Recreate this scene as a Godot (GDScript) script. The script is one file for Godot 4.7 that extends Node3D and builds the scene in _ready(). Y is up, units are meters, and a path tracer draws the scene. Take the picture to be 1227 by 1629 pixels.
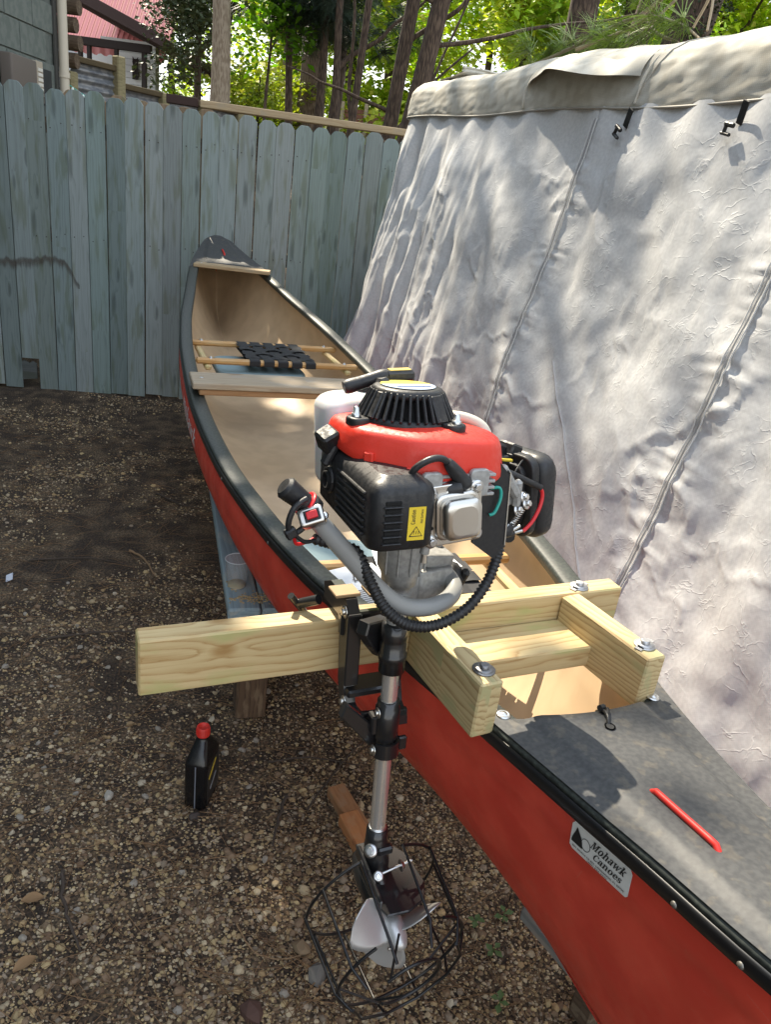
extends Node3D
# A canoe with an outboard motor clamped to a timber frame, in a fenced yard beside a covered trailer.

var M := {}
var used := {}
var rng := RandomNumberGenerator.new()
var n1 := FastNoiseLite.new()
var n2 := FastNoiseLite.new()

func numbered(n: String) -> String:
	if not used.has(n):
		used[n] = 0
		return n
	used[n] += 1
	return "%s_%03d" % [n, used[n]]

func thing(called: String, label: String, cat: String, pos := Vector3.ZERO, yaw := 0.0, group := "") -> Node3D:
	var o := Node3D.new()
	o.name = numbered(called)
	add_child(o)
	o.position = pos
	o.rotation.y = yaw
	tag(o, label, cat, group)
	return o

func tag(o: Node, label: String, cat: String, group := "") -> void:
	o.set_meta("label", label)
	o.set_meta("category", cat)
	if group != "":
		o.set_meta("group", group)

func mi(called: String, mesh: Mesh, mat: Material, parent: Node, pos := Vector3.ZERO, rot := Vector3.ZERO) -> MeshInstance3D:
	var o := MeshInstance3D.new()
	o.name = numbered(called) if parent == self else called
	o.mesh = mesh
	o.material_override = mat
	parent.add_child(o, true)
	o.position = pos
	o.rotation = rot
	return o

func structure(o: Node, label: String, cat: String) -> void:
	o.set_meta("kind", "structure")
	tag(o, label, cat)

func lin(r: float, g: float, b: float) -> Color:
	return Color(r, g, b).linear_to_srgb()

func mat(r: float, g: float, b: float, rough := 0.7, metal := 0.0) -> StandardMaterial3D:
	var m := StandardMaterial3D.new()
	m.albedo_color = lin(r, g, b)
	m.roughness = rough
	m.metallic = metal
	m.cull_mode = BaseMaterial3D.CULL_DISABLED
	return m

func tex_mat(img: Image, sc: Vector3, rough := 0.7, world := false, nrm := 0.0) -> StandardMaterial3D:
	var m := mat(1, 1, 1, rough)
	m.albedo_texture = ImageTexture.create_from_image(img)
	m.uv1_triplanar = true
	m.uv1_world_triplanar = world
	m.uv1_scale = sc
	m.uv1_triplanar_sharpness = 8.0
	if nrm > 0.0:
		var b: Image = img.duplicate()
		b.convert(Image.FORMAT_RGBA8)
		b.bump_map_to_normal_map(nrm)
		m.normal_enabled = true
		m.normal_texture = ImageTexture.create_from_image(b)
	return m

func shifted(m: StandardMaterial3D, off: Vector3, tint := Color.WHITE) -> StandardMaterial3D:
	var c: StandardMaterial3D = m.duplicate()
	c.uv1_offset = off
	c.albedo_color = tint
	return c

# ---------------------------------------------------------------- shapes
func tri(st: SurfaceTool, a: Vector3, b: Vector3, c: Vector3, outward: Vector3) -> void:
	if (a - c).cross(a - b).dot(outward) < 0.0:
		st.add_vertex(a); st.add_vertex(c); st.add_vertex(b)
	else:
		st.add_vertex(a); st.add_vertex(b); st.add_vertex(c)

func quad(st: SurfaceTool, a: Vector3, b: Vector3, c: Vector3, d: Vector3, outward: Vector3) -> void:
	tri(st, a, b, c, outward)
	tri(st, a, c, d, outward)

func begin() -> SurfaceTool:
	var st := SurfaceTool.new()
	st.begin(Mesh.PRIMITIVE_TRIANGLES)
	return st

func done(st: SurfaceTool) -> ArrayMesh:
	st.generate_normals()
	return st.commit()

func put_box(st: SurfaceTool, size: Vector3, bev: float, xf := Transform3D.IDENTITY) -> void:
	st.set_smooth_group(-1)
	var h := size * 0.5
	bev = minf(bev, minf(h.x, minf(h.y, h.z)) * 0.9)
	var v := func(ax: int, s: Vector3) -> Vector3:
		var p := Vector3(s.x * (h.x - bev), s.y * (h.y - bev), s.z * (h.z - bev))
		p[ax] = s[ax] * h[ax]
		return p
	var tr := func(p: Vector3) -> Vector3: return xf * p
	for ax in 3:
		var u := (ax + 1) % 3
		var w := (ax + 2) % 3
		for s in [-1.0, 1.0]:
			var c: Array[Vector3] = []
			for k in [[-1, -1], [1, -1], [1, 1], [-1, 1]]:
				var sg := Vector3.ZERO
				sg[ax] = s; sg[u] = k[0]; sg[w] = k[1]
				c.append(v.call(ax, sg))
			var o := Vector3.ZERO
			o[ax] = s
			quad(st, xf * c[0], xf * c[1], xf * c[2], xf * c[3], xf.basis * o)
	if bev <= 0.0:
		return
	for ax in 3:
		var u := (ax + 1) % 3
		var w := (ax + 2) % 3
		for a in [-1.0, 1.0]:
			for b in [-1.0, 1.0]:
				var s0 := Vector3.ZERO
				s0[u] = a; s0[w] = b; s0[ax] = -1
				var s1 := s0
				s1[ax] = 1
				var o := Vector3.ZERO
				o[u] = a; o[w] = b
				quad(st, xf * v.call(u, s0), xf * v.call(w, s0), xf * v.call(w, s1), xf * v.call(u, s1), xf.basis * o)
	for a in [-1.0, 1.0]:
		for b in [-1.0, 1.0]:
			for c in [-1.0, 1.0]:
				var s := Vector3(a, b, c)
				tri(st, xf * v.call(0, s), xf * v.call(1, s), xf * v.call(2, s), xf.basis * s)

func box(size: Vector3, bev := 0.002) -> ArrayMesh:
	var st := begin()
	put_box(st, size, bev)
	return done(st)

# rings of equal length joined one after another
func put_loft(st: SurfaceTool, rings: Array, closed := true, cap0 := true, cap1 := true, smooth := true) -> void:
	var n: int = rings[0].size()
	st.set_smooth_group(0 if smooth else -1)
	var m := n if closed else n - 1
	var nr := rings.size()
	for i in nr - 1:
		var a: PackedVector3Array = rings[i]
		var b: PackedVector3Array = rings[i + 1]
		for j in m:
			var k := (j + 1) % n
			var u0 := float(j) / m
			var u1 := float(j + 1) / m
			var v0 := float(i) / (nr - 1)
			var v1 := float(i + 1) / (nr - 1)
			st.set_uv(Vector2(u0, v0)); st.add_vertex(a[j])
			st.set_uv(Vector2(u1, v0)); st.add_vertex(a[k])
			st.set_uv(Vector2(u1, v1)); st.add_vertex(b[k])
			st.set_uv(Vector2(u0, v0)); st.add_vertex(a[j])
			st.set_uv(Vector2(u1, v1)); st.add_vertex(b[k])
			st.set_uv(Vector2(u0, v1)); st.add_vertex(b[j])
	st.set_smooth_group(-1)
	for e in [[cap0, 0, 1], [cap1, nr - 1, nr - 2]]:
		if e[0]:
			var r: PackedVector3Array = rings[e[1]]
			var c := Vector3.ZERO
			var c2 := Vector3.ZERO
			for p in r: c += p
			for p in rings[e[2]]: c2 += p
			c /= n
			c2 /= n
			for j in n:
				st.set_uv(Vector2(0.5, 0.5))
				tri(st, c, r[j], r[(j + 1) % n], c - c2)

func loft(rings: Array, closed := true, cap0 := true, cap1 := true, smooth := true) -> ArrayMesh:
	var st := begin()
	put_loft(st, rings, closed, cap0, cap1, smooth)
	return done(st)

func put_tube(st: SurfaceTool, path: Array, rad, sides := 10, caps := true) -> void:
	var rings := []
	var t0: Vector3 = (path[1] - path[0]).normalized()
	var nrm := t0.cross(Vector3(0.31, 0.9, 0.17)).normalized()
	for i in path.size():
		var t: Vector3
		if i == 0: t = path[1] - path[0]
		elif i == path.size() - 1: t = path[i] - path[i - 1]
		else: t = path[i + 1] - path[i - 1]
		t = t.normalized()
		nrm = (nrm - t * nrm.dot(t)).normalized()
		var bn := t.cross(nrm)
		var r: float = rad[i] if rad is Array or rad is PackedFloat32Array else rad
		var ring := PackedVector3Array()
		for k in sides:
			var a := TAU * k / sides
			ring.append(path[i] + (nrm * cos(a) + bn * sin(a)) * r)
		rings.append(ring)
	put_loft(st, rings, true, caps, caps)

func tube(path: Array, rad, sides := 10, caps := true) -> ArrayMesh:
	var st := begin()
	put_tube(st, path, rad, sides, caps)
	return done(st)

func smooth_path(pts: Array, per := 6) -> Array:
	var out := []
	for i in pts.size() - 1:
		var p0: Vector3 = pts[maxi(i - 1, 0)]
		var p1: Vector3 = pts[i]
		var p2: Vector3 = pts[i + 1]
		var p3: Vector3 = pts[mini(i + 2, pts.size() - 1)]
		for k in per:
			out.append(p1.cubic_interpolate(p2, p0, p3, float(k) / per))
	out.append(pts[-1])
	return out

# profile of (radius, height) turned about y
func put_lathe(st: SurfaceTool, prof: Array, sides := 24, xf := Transform3D.IDENTITY, hard := true) -> void:
	if hard:
		for i in prof.size() - 1:
			put_loft(st, [circle(prof[i], sides, xf), circle(prof[i + 1], sides, xf)], true, i == 0 and prof[0].x > 0.0001, i == prof.size() - 2 and prof[-1].x > 0.0001)
	else:
		var rings := []
		for p in prof: rings.append(circle(p, sides, xf))
		put_loft(st, rings, true, prof[0].x > 0.0001, prof[-1].x > 0.0001)

func circle(p: Vector2, sides: int, xf: Transform3D) -> PackedVector3Array:
	var r := PackedVector3Array()
	for k in sides:
		var a := TAU * k / sides
		r.append(xf * Vector3(p.x * cos(a), p.y, p.x * sin(a)))
	return r

func lathe(prof: Array, sides := 24, xf := Transform3D.IDENTITY, hard := true) -> ArrayMesh:
	var st := begin()
	put_lathe(st, prof, sides, xf, hard)
	return done(st)

# rounded rectangle ring in the xz plane
func rrect(hx: float, hz: float, r: float, y: float, seg := 4) -> PackedVector3Array:
	var out := PackedVector3Array()
	r = minf(r, minf(hx, hz) * 0.98)
	for q in 4:
		var cx := (hx - r) * (1 if q == 0 or q == 3 else -1)
		var cz := (hz - r) * (1 if q < 2 else -1)
		for k in seg + 1:
			var a := PI / 2 * (q + float(k) / seg)
			out.append(Vector3(cx + r * cos(a), y, cz + r * sin(a)))
	return out

# box with rounded upright corners (r) and rolled top and bottom edges (b)
func put_rbox(st: SurfaceTool, size: Vector3, r: float, b: float, xf := Transform3D.IDENTITY) -> void:
	var h := size * 0.5
	var rings := []
	for k in 5:
		var a := PI / 2 * k / 4.0
		rings.append(rrect(h.x - b * (1 - sin(a)), h.z - b * (1 - sin(a)), r, -h.y + b * (1 - cos(a))))
	for k in 5:
		var a := PI / 2 * (1 - k / 4.0)
		rings.append(rrect(h.x - b * (1 - sin(a)), h.z - b * (1 - sin(a)), r, h.y - b * (1 - cos(a))))
	for i in rings.size(): rings[i] = xf * (rings[i] as PackedVector3Array)

	put_loft(st, rings)

func rbox(size: Vector3, r: float, b: float, xf := Transform3D.IDENTITY) -> ArrayMesh:
	var st := begin()
	put_rbox(st, size, r, b, xf)
	return done(st)

# flat polygon in xy given thickness along z, edges chamfered by bev
func plate(poly: PackedVector2Array, depth: float, bev := 0.0) -> ArrayMesh:
	var st := begin()
	st.set_smooth_group(-1)
	var n := poly.size()
	var inner := poly
	if bev > 0.0:
		var off := Geometry2D.offset_polygon(poly, -bev, Geometry2D.JOIN_MITER)
		if off.size() > 0 and off[0].size() == n: inner = off[0]
	var shift := 0
	if inner != poly:
		var best := 1e9
		for k in n:
			var d := inner[k].distance_to(poly[0])
			if d < best:
				best = d; shift = k
	var c := Vector2.ZERO
	for p in poly: c += p
	c /= n
	var idx := Geometry2D.triangulate_polygon(inner)
	for z in [-depth / 2, depth / 2]:
		for k in range(0, idx.size(), 3):
			var a := inner[idx[k]]; var b := inner[idx[k + 1]]; var d := inner[idx[k + 2]]
			tri(st, Vector3(a.x, a.y, z), Vector3(b.x, b.y, z), Vector3(d.x, d.y, z), Vector3(0, 0, z))
	for k in n:
		var a := poly[k]; var b := poly[(k + 1) % n]
		var ia := inner[(k + shift) % n]; var ib := inner[(k + 1 + shift) % n]
		var o := Vector3(a.x + b.x - 2 * c.x, a.y + b.y - 2 * c.y, 0)
		var zz := depth / 2 - (bev if inner != poly else 0.0)
		quad(st, Vector3(a.x, a.y, -zz), Vector3(b.x, b.y, -zz), Vector3(b.x, b.y, zz), Vector3(a.x, a.y, zz), o)
		if inner != poly:
			quad(st, Vector3(a.x, a.y, zz), Vector3(b.x, b.y, zz), Vector3(ib.x, ib.y, depth / 2), Vector3(ia.x, ia.y, depth / 2), o)
			quad(st, Vector3(a.x, a.y, -zz), Vector3(b.x, b.y, -zz), Vector3(ib.x, ib.y, -depth / 2), Vector3(ia.x, ia.y, -depth / 2), o)
	return done(st)

func hexbolt(r: float, hh: float) -> ArrayMesh:
	var st := begin()
	put_lathe(st, [Vector2(r * 1.75, 0), Vector2(r * 1.75, hh * 0.25), Vector2(r * 1.1, hh * 0.3)], 18)
	put_lathe(st, [Vector2(r, hh * 0.25), Vector2(r, hh * 0.95), Vector2(r * 0.85, hh)], 6)
	return done(st)

# lettering laid on a surface: every vertex (x, y) of the text goes through at
func lettering(called: String, txt: String, font: String, weight: int, m: Material, parent: Node, at: Callable, slant := 0.0) -> MeshInstance3D:
	var f := SystemFont.new()
	f.font_names = PackedStringArray([font])
	f.font_weight = weight
	var tm := TextMesh.new()
	tm.text = txt
	tm.font = f
	tm.font_size = 64
	tm.pixel_size = 0.01
	tm.depth = 0.0
	tm.curve_step = 2.0
	var arr := tm.get_mesh_arrays()
	var v: PackedVector3Array = arr[Mesh.ARRAY_VERTEX]
	var ix: PackedInt32Array = arr[Mesh.ARRAY_INDEX]
	var bb := AABB(v[0], Vector3.ZERO)
	for p in v: bb = bb.expand(p)
	var st := begin()
	st.set_smooth_group(-1)
	for i in ix:
		var p := v[i]
		var y := (p.y - bb.position.y) / maxf(bb.size.y, 1e-5)
		var x := (p.x - bb.position.x) / maxf(bb.size.x, 1e-5) + slant * (y - 0.5)
		st.add_vertex(at.call(x, y))
	return mi(called, done(st), m, parent)

func multi(called: String, mesh: Mesh, m: Material, xfs: Array, cols: Array, parent: Node, stuff := true) -> MultiMeshInstance3D:
	var mm := MultiMesh.new()
	mm.transform_format = MultiMesh.TRANSFORM_3D
	mm.use_colors = cols.size() > 0
	mm.mesh = mesh
	mm.instance_count = xfs.size()
	for i in xfs.size():
		mm.set_instance_transform(i, xfs[i])
		if cols.size() > 0: mm.set_instance_color(i, cols[i])
	var o := MultiMeshInstance3D.new()
	o.name = numbered(called) if parent == self else called
	o.multimesh = mm
	o.material_override = m
	parent.add_child(o, true)
	if stuff: o.set_meta("kind", "stuff")
	return o

# ---------------------------------------------------------------- computed textures
# timber: grain runs along u
func wood_image(sd: int, w: int, h: int, light: Color, dark: Color, freq: float, contrast: float, knots: Array, blotch := Color(0, 0, 0, 0), blotch_size := 0.01) -> Image:
	var a := FastNoiseLite.new()
	a.seed = sd
	a.frequency = 0.006
	var b := FastNoiseLite.new()
	b.seed = sd + 7
	b.frequency = 0.09
	var c := FastNoiseLite.new()
	c.seed = sd + 13
	c.frequency = blotch_size
	var img := Image.create(w, h, false, Image.FORMAT_RGB8)
	for y in h:
		for x in w:
			var ph := float(y) / h * freq + a.get_noise_2d(x * 0.22, y * 1.2) * 1.9
			var core := 0.0
			for k in knots:
				var dx: float = (x - k[0]) * 0.55
				var dy: float = y - k[1]
				var d: float = sqrt(dx * dx + dy * dy) / k[2]
				ph += 1.3 * exp(-d * d * 0.35) * (1.0 if dy > 0 else -1.0)
				core = maxf(core, clampf(1.5 - d * 1.3, 0.0, 1.0))
			var s := ph - floorf(ph)
			var g := pow(s, 3.0) if s < 0.86 else (1.0 - s) / 0.14
			g = clampf(g, 0.0, 1.0)
			var fib := b.get_noise_2d(x * 0.12, y * 3.0) * 0.5 + 0.5
			var t := clampf(g * contrast + fib * 0.28 + core * 0.75, 0.0, 1.0)
			var col := light.lerp(dark, t)
			if blotch.a > 0.0:
				var bl := smoothstep(0.05, 0.5, c.get_noise_2d(x * 0.4, y))
				col = col.lerp(Color(blotch.r, blotch.g, blotch.b), bl * blotch.a)
			img.set_pixel(x, y, col)
	return img

func noise_image(sd: int, size: int, freq: float, ca: Color, cb: Color, lo := -0.5, hi := 0.5, oct := 4, seamless_off := true) -> Image:
	var a := FastNoiseLite.new()
	a.seed = sd
	a.frequency = freq
	a.fractal_octaves = oct
	var im := a.get_seamless_image(size, size, false, false, 0.12, true)
	im.convert(Image.FORMAT_RGB8)
	for y in size:
		for x in size:
			var v := im.get_pixel(x, y).r * 2.0 - 1.0
			im.set_pixel(x, y, ca.lerp(cb, smoothstep(lo, hi, v)))
	return im

func _ready() -> void:
	rng.seed = 20240
	n1.seed = 5
	n1.frequency = 0.9
	n1.fractal_octaves = 3
	n2.seed = 9
	n2.frequency = 4.0
	# camera
	var cam := Camera3D.new()
	cam.name = "camera"
	add_child(cam)
	cam.transform = Transform3D(Basis(Vector3(0.991415, 0.120648, -0.050394), Vector3(-0.130750, 0.914818, -0.382116), Vector3(-0.000000, 0.385425, 0.922739)).orthonormalized(), Vector3(0, 1.47, 0))
	cam.fov = 68.78
	cam.near = 0.05
	cam.far = 400.0
	cam.current = true
	# sky, exposure
	var sky_m := ProceduralSkyMaterial.new()
	sky_m.sky_top_color = Color(0.75, 0.80, 0.87)
	sky_m.sky_horizon_color = Color(0.98, 0.98, 0.95)
	sky_m.sky_curve = 0.22
	sky_m.sky_energy_multiplier = 1.0
	sky_m.ground_bottom_color = Color(0.12, 0.1, 0.08)
	sky_m.ground_horizon_color = Color(0.5, 0.5, 0.45)
	var env := Environment.new()
	env.background_mode = Environment.BG_SKY
	env.sky = Sky.new()
	env.sky.sky_material = sky_m
	env.background_energy_multiplier = SKY
	env.ambient_light_source = Environment.AMBIENT_SOURCE_SKY
	env.tonemap_mode = Environment.TONE_MAPPER_LINEAR
	env.tonemap_exposure = EXPO
	env.sdfgi_enabled = true
	env.ssao_enabled = true
	env.ssil_enabled = true
	var we := WorldEnvironment.new()
	we.name = "world_environment"
	we.environment = env
	add_child(we)
	# sun, high over the woods behind the house on the left
	var sun := DirectionalLight3D.new()
	sun.name = "sun"
	add_child(sun)
	sun.look_at_from_position(SUN_FROM * 10.0, Vector3.ZERO)
	sun.light_energy = SUN
	sun.light_angular_distance = 0.5
	sun.light_color = Color(1.0, 0.95, 0.86)
	sun.shadow_enabled = true
	materials()
	build_ground()
	build_fence()
	build_house()
	build_barn()
	build_woods()
	build_cover()
	build_canoe()
	build_bench()
	build_frame()
	build_motor()
	build_small_things()

const SUN_FROM := Vector3(-0.308, 0.755, -0.578)
const SUN := 1.6
const SKY := 1.15
const EXPO := 2.3

func materials() -> void:
	M.pine = tex_mat(wood_image(3, 1024, 256, lin(0.60, 0.47, 0.25), lin(0.36, 0.21, 0.075), 14.0, 0.75, [[690, 236, 13], [300, 120, 15]], lin(0.42, 0.40, 0.16), 0.008), Vector3(1.1, 5.0, 5.0), 0.6, false, 0.6)
	M.pine_joist = tex_mat(wood_image(4, 1024, 256, lin(0.60, 0.48, 0.26), lin(0.30, 0.19, 0.075), 23.0, 0.9, [[600, 60, 14]], lin(0.40, 0.36, 0.18), 0.01), Vector3(1.3, 5.0, 5.0), 0.6, false, 0.7)
	M.old_plank = tex_mat(wood_image(6, 1024, 256, lin(0.40, 0.33, 0.24), lin(0.22, 0.15, 0.09), 11.0, 0.5, [[200, 90, 12], [800, 180, 16]], lin(0.33, 0.28, 0.22), 0.01), Vector3(0.9, 4.0, 4.0), 0.8, false, 0.6)
	M.cedar = tex_mat(wood_image(8, 512, 128, lin(0.52, 0.30, 0.11), lin(0.36, 0.17, 0.05), 8.0, 0.5, [], lin(0.5, 0.33, 0.15), 0.02), Vector3(1.5, 8.0, 8.0), 0.45)
	M.scrap = tex_mat(wood_image(9, 512, 128, lin(0.34, 0.17, 0.075), lin(0.2, 0.085, 0.035), 9.0, 0.5, [[240, 60, 14]], lin(0.3, 0.17, 0.09), 0.02), Vector3(3.0, 8.0, 8.0), 0.8)
	M.post = tex_mat(wood_image(10, 512, 256, lin(0.12, 0.08, 0.05), lin(0.04, 0.025, 0.015), 12.0, 0.7, [], lin(0.16, 0.12, 0.08), 0.02), Vector3(2.0, 5.0, 5.0), 0.9, false, 2.0)
	M.blue_plank = tex_mat(wood_image(12, 1024, 256, lin(0.16, 0.215, 0.235), lin(0.075, 0.1, 0.11), 14.0, 0.6, [[300, 120, 15]], lin(0.20, 0.22, 0.21), 0.012), Vector3(0.8, 5.0, 5.0), 0.8, false, 1.2)
	for k in 4:
		M["picket%d" % k] = tex_mat(wood_image(20 + k, 1024, 256, lin(0.265, 0.297, 0.29), lin(0.125, 0.142, 0.135), 7.0 + k, 0.42, [[150 + 90 * k, 100, 20], [400 - 40 * k, 60 + 40 * k, 15], [600 + 60 * k, 170, 24], [760 + 30 * k, 210, 14], [940 - 70 * k, 60, 17]], Color(lin(0.15, 0.165, 0.12), 0.6), 0.007 + 0.002 * k), Vector3(0.52, 5.2, 5.2), 0.85, false, 1.0)
	M.brown_picket = tex_mat(wood_image(31, 512, 128, lin(0.30, 0.22, 0.14), lin(0.15, 0.10, 0.06), 8.0, 0.5, [], lin(0.2, 0.18, 0.1), 0.02), Vector3(0.8, 5.0, 5.0), 0.9)
	M.black = mat(0.012, 0.012, 0.013, 0.38)
	M.black_gloss = mat(0.008, 0.008, 0.009, 0.14)
	M.black_gloss.clearcoat_enabled = true
	M.black_gloss.clearcoat = 0.6
	M.black_matt = mat(0.016, 0.016, 0.017, 0.6)
	M.rubber = mat(0.014, 0.014, 0.015, 0.55)
	M.steel = mat(0.62, 0.62, 0.62, 0.28, 1.0)
	M.chrome = mat(0.93, 0.91, 0.87, 0.24, 0.85)
	M.tin = mat(0.62, 0.60, 0.56, 0.3, 1.0)
	M.cast = tex_mat(noise_image(41, 128, 0.08, lin(0.30, 0.30, 0.29), lin(0.38, 0.38, 0.37)), Vector3(9, 9, 9), 0.5)
	M.cast.metallic = 0.35
	M.alu_prop = mat(0.58, 0.58, 0.57, 0.36, 0.6)
	M.grey_paint = mat(0.27, 0.275, 0.27, 0.35)
	M.red_plastic = mat(0.66, 0.034, 0.016, 0.46)
	var pit := noise_image(43, 256, 0.2, Color.BLACK, Color.WHITE, -0.6, 0.6, 3)
	pit.convert(Image.FORMAT_RGBA8)
	pit.bump_map_to_normal_map(1.2)
	var pit_t := ImageTexture.create_from_image(pit)
	var smear := ImageTexture.create_from_image(noise_image(44, 256, 0.03, Color(0.36, 0.36, 0.36), Color(0.62, 0.62, 0.62), -0.5, 0.5, 5))
	for q in [M.black, M.black_matt, M.red_plastic, M.rubber]:
		q.normal_enabled = true
		q.normal_texture = pit_t
		q.normal_scale = 0.35
		q.roughness = 1.0
		q.roughness_texture = smear
		q.uv1_triplanar = true
		q.uv1_scale = Vector3(14, 14, 14)
	M.white_tank = mat(0.68, 0.69, 0.68, 0.35)
	M.white_tank.subsurf_scatter_enabled = true
	M.white_tank.subsurf_scatter_strength = 0.3
	M.yellow = mat(0.72, 0.52, 0.03, 0.45)
	M.label_white = mat(0.75, 0.76, 0.74, 0.5)
	M.ink = mat(0.012, 0.012, 0.012, 0.6)
	M.red_wire = mat(0.6, 0.015, 0.02, 0.35)
	M.yellow_wire = mat(0.55, 0.42, 0.03, 0.4)
	M.green_wire = mat(0.25, 0.42, 0.05, 0.4)
	M.teal_wire = mat(0.02, 0.33, 0.27, 0.4)
	M.sheath = mat(0.58, 0.55, 0.45, 0.45)

const FA := Vector3(-2.663, 0, -4.8)
const FE := Vector3(0.979, 0, -0.205)
const FYAW := 0.2066

func fence_line(x: float) -> float:
	return -4.8 - 0.2094 * (x + 2.663)

func ground_y(x: float, z: float) -> float:
	var d := fence_line(x) - z - 0.4
	var y := 0.0
	if d > 0.0:
		y = 1.55 * smoothstep(0.0, 4.0, d) + maxf(d - 3.0, 0.0) * 0.075
		y = minf(y, 7.0)
	return y + n1.get_noise_2d(x, z) * 0.018 + n2.get_noise_2d(x, z) * 0.005

func build_ground() -> void:
	var xs := PackedFloat32Array()
	var zs := PackedFloat32Array()
	for v in [-200.0, -90.0, -45.0, -25.0, -14.0, -9.0, -6.0, -4.2]: xs.append(v)
	var x := -3.2
	while x < 2.0:
		xs.append(x); x += 0.04
	for v in [2.2, 3.0, 4.5, 7.0, 11.0, 18.0, 30.0, 60.0, 200.0]: xs.append(v)
	for v in [-250.0, -120.0, -70.0, -45.0, -32.0, -24.0, -18.0, -14.0, -11.5, -9.5, -8.5, -7.7, -7.0, -6.4, -5.8]: zs.append(v)
	var z := -5.4
	while z < -0.3:
		zs.append(z); z += 0.04
	for v in [-0.2, 0.6, 2.0, 5.0, 10.0, 25.0, 80.0, 200.0]: zs.append(v)
	var rows := []
	for zz in zs:
		var r := PackedVector3Array()
		for xx in xs: r.append(Vector3(xx, ground_y(xx, zz), zz))
		rows.append(r)
	# dirt: dark earth with paler sandy patches, fine crumbs
	var img := noise_image(51, 1024, 0.012, lin(0.066, 0.042, 0.025), lin(0.19, 0.13, 0.075), -0.45, 0.6, 6)
	var crumbs := noise_image(52, 1024, 0.16, Color(0.55, 0.55, 0.55), Color(1, 1, 1), -0.4, 0.4, 3)
	for j in 1024:
		for i in 1024:
			img.set_pixel(i, j, img.get_pixel(i, j) * crumbs.get_pixel(i, j).r)
	var gm := tex_mat(img, Vector3(0.55, 0.55, 0.55), 0.95, true)
	var nb := noise_image(53, 1024, 0.1, Color.BLACK, Color.WHITE, -0.6, 0.6, 5)
	nb.convert(Image.FORMAT_RGBA8)
	nb.bump_map_to_normal_map(3.0)
	gm.normal_enabled = true
	gm.normal_texture = ImageTexture.create_from_image(nb)
	var g := mi("ground", loft(rows, false, false, false), gm, self)
	structure(g, "bare dark earth of the yard strewn with gravel", "ground")
	# gravel: rough little stones in a few shapes and tones
	var gmat := mat(1, 1, 1, 0.85)
	gmat.vertex_color_use_as_albedo = true
	var tones := [lin(1, 1, 1), Color(0.37, 0.275, 0.14), Color(0.26, 0.20, 0.14), Color(0.14, 0.086, 0.05), Color(0.42, 0.335, 0.215), Color(0.21, 0.14, 0.082), Color(0.32, 0.22, 0.11)]
	var dens := FastNoiseLite.new()
	dens.seed = 77
	dens.frequency = 1.3
	for k in 4:
		var stone := rock(k, 0)
		var xfs := []
		var cols := []
		var tries := 0
		while xfs.size() < 26000 and tries < 120000:
			tries += 1
			var u := rng.randf()
			var zz := -0.55 - 4.5 * pow(u, 1.7)
			var xx := rng.randf_range(-0.62 + zz * 0.50, minf(1.15, 0.75 - 0.12 * zz))
			if zz < fence_line(xx) + 0.02: continue
			var dn := dens.get_noise_2d(xx, zz)
			var front := smoothstep(-2.4, -1.2, zz)
			if rng.randf() > 0.24 + 0.62 * front * smoothstep(-1.0, -0.1, xx + 0.2) + 0.16 * front + dn * 0.9: continue
			var r := 0.0020 + 0.0034 * pow(rng.randf(), 2.0) + (0.0065 * rng.randf() if rng.randf() < 0.08 else 0.0)
			r *= 1.0 + 0.25 * smoothstep(-1.5, -4.0, zz)
			var b := Basis.from_euler(Vector3(rng.randf_range(-0.5, 0.5), rng.randf() * TAU, rng.randf_range(-0.5, 0.5))).scaled(Vector3(r, r * rng.randf_range(0.5, 0.85), r * rng.randf_range(0.6, 1.2)))
			xfs.append(Transform3D(b, Vector3(xx, ground_y(xx, zz) + r * 0.05, zz)))
			var c: Color = tones[1 + rng.randi() % 6]
			var s := rng.randf_range(0.75, 1.2)
			cols.append(Color(c.r * s, c.g * s, c.b * s))
		var mm := multi("gravel", stone, gmat, xfs, cols, self)
		tag(mm, "small tan and grey gravel scattered over the dark earth", "gravel")
	# dry pine needles lying about
	var needle := tube([Vector3(-0.5, 0, 0), Vector3(-0.1, 0.03, 0.03), Vector3(0.5, 0, 0)], 0.008, 3, false)
	var xn := []
	var cn := []
	for k in 5200:
		var zz := -0.6 - 3.6 * pow(rng.randf(), 1.5)
		var xx := rng.randf_range(-0.5 + zz * 0.5, 0.7)
		if zz < fence_line(xx) + 0.05: continue
		var l := rng.randf_range(0.04, 0.12)
		xn.append(Transform3D(Basis.from_euler(Vector3(0, rng.randf() * TAU, rng.randf_range(-0.08, 0.08))).scaled(Vector3(l, l, l)), Vector3(xx, ground_y(xx, zz) + 0.006, zz)))
		var s := rng.randf_range(0.6, 1.2)
		cn.append(Color(0.20 * s, 0.115 * s, 0.055 * s))
	tag(multi("pine_needles", needle, gmat, xn, cn, self), "dry brown pine needles scattered over the gravel", "pine needles")

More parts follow.
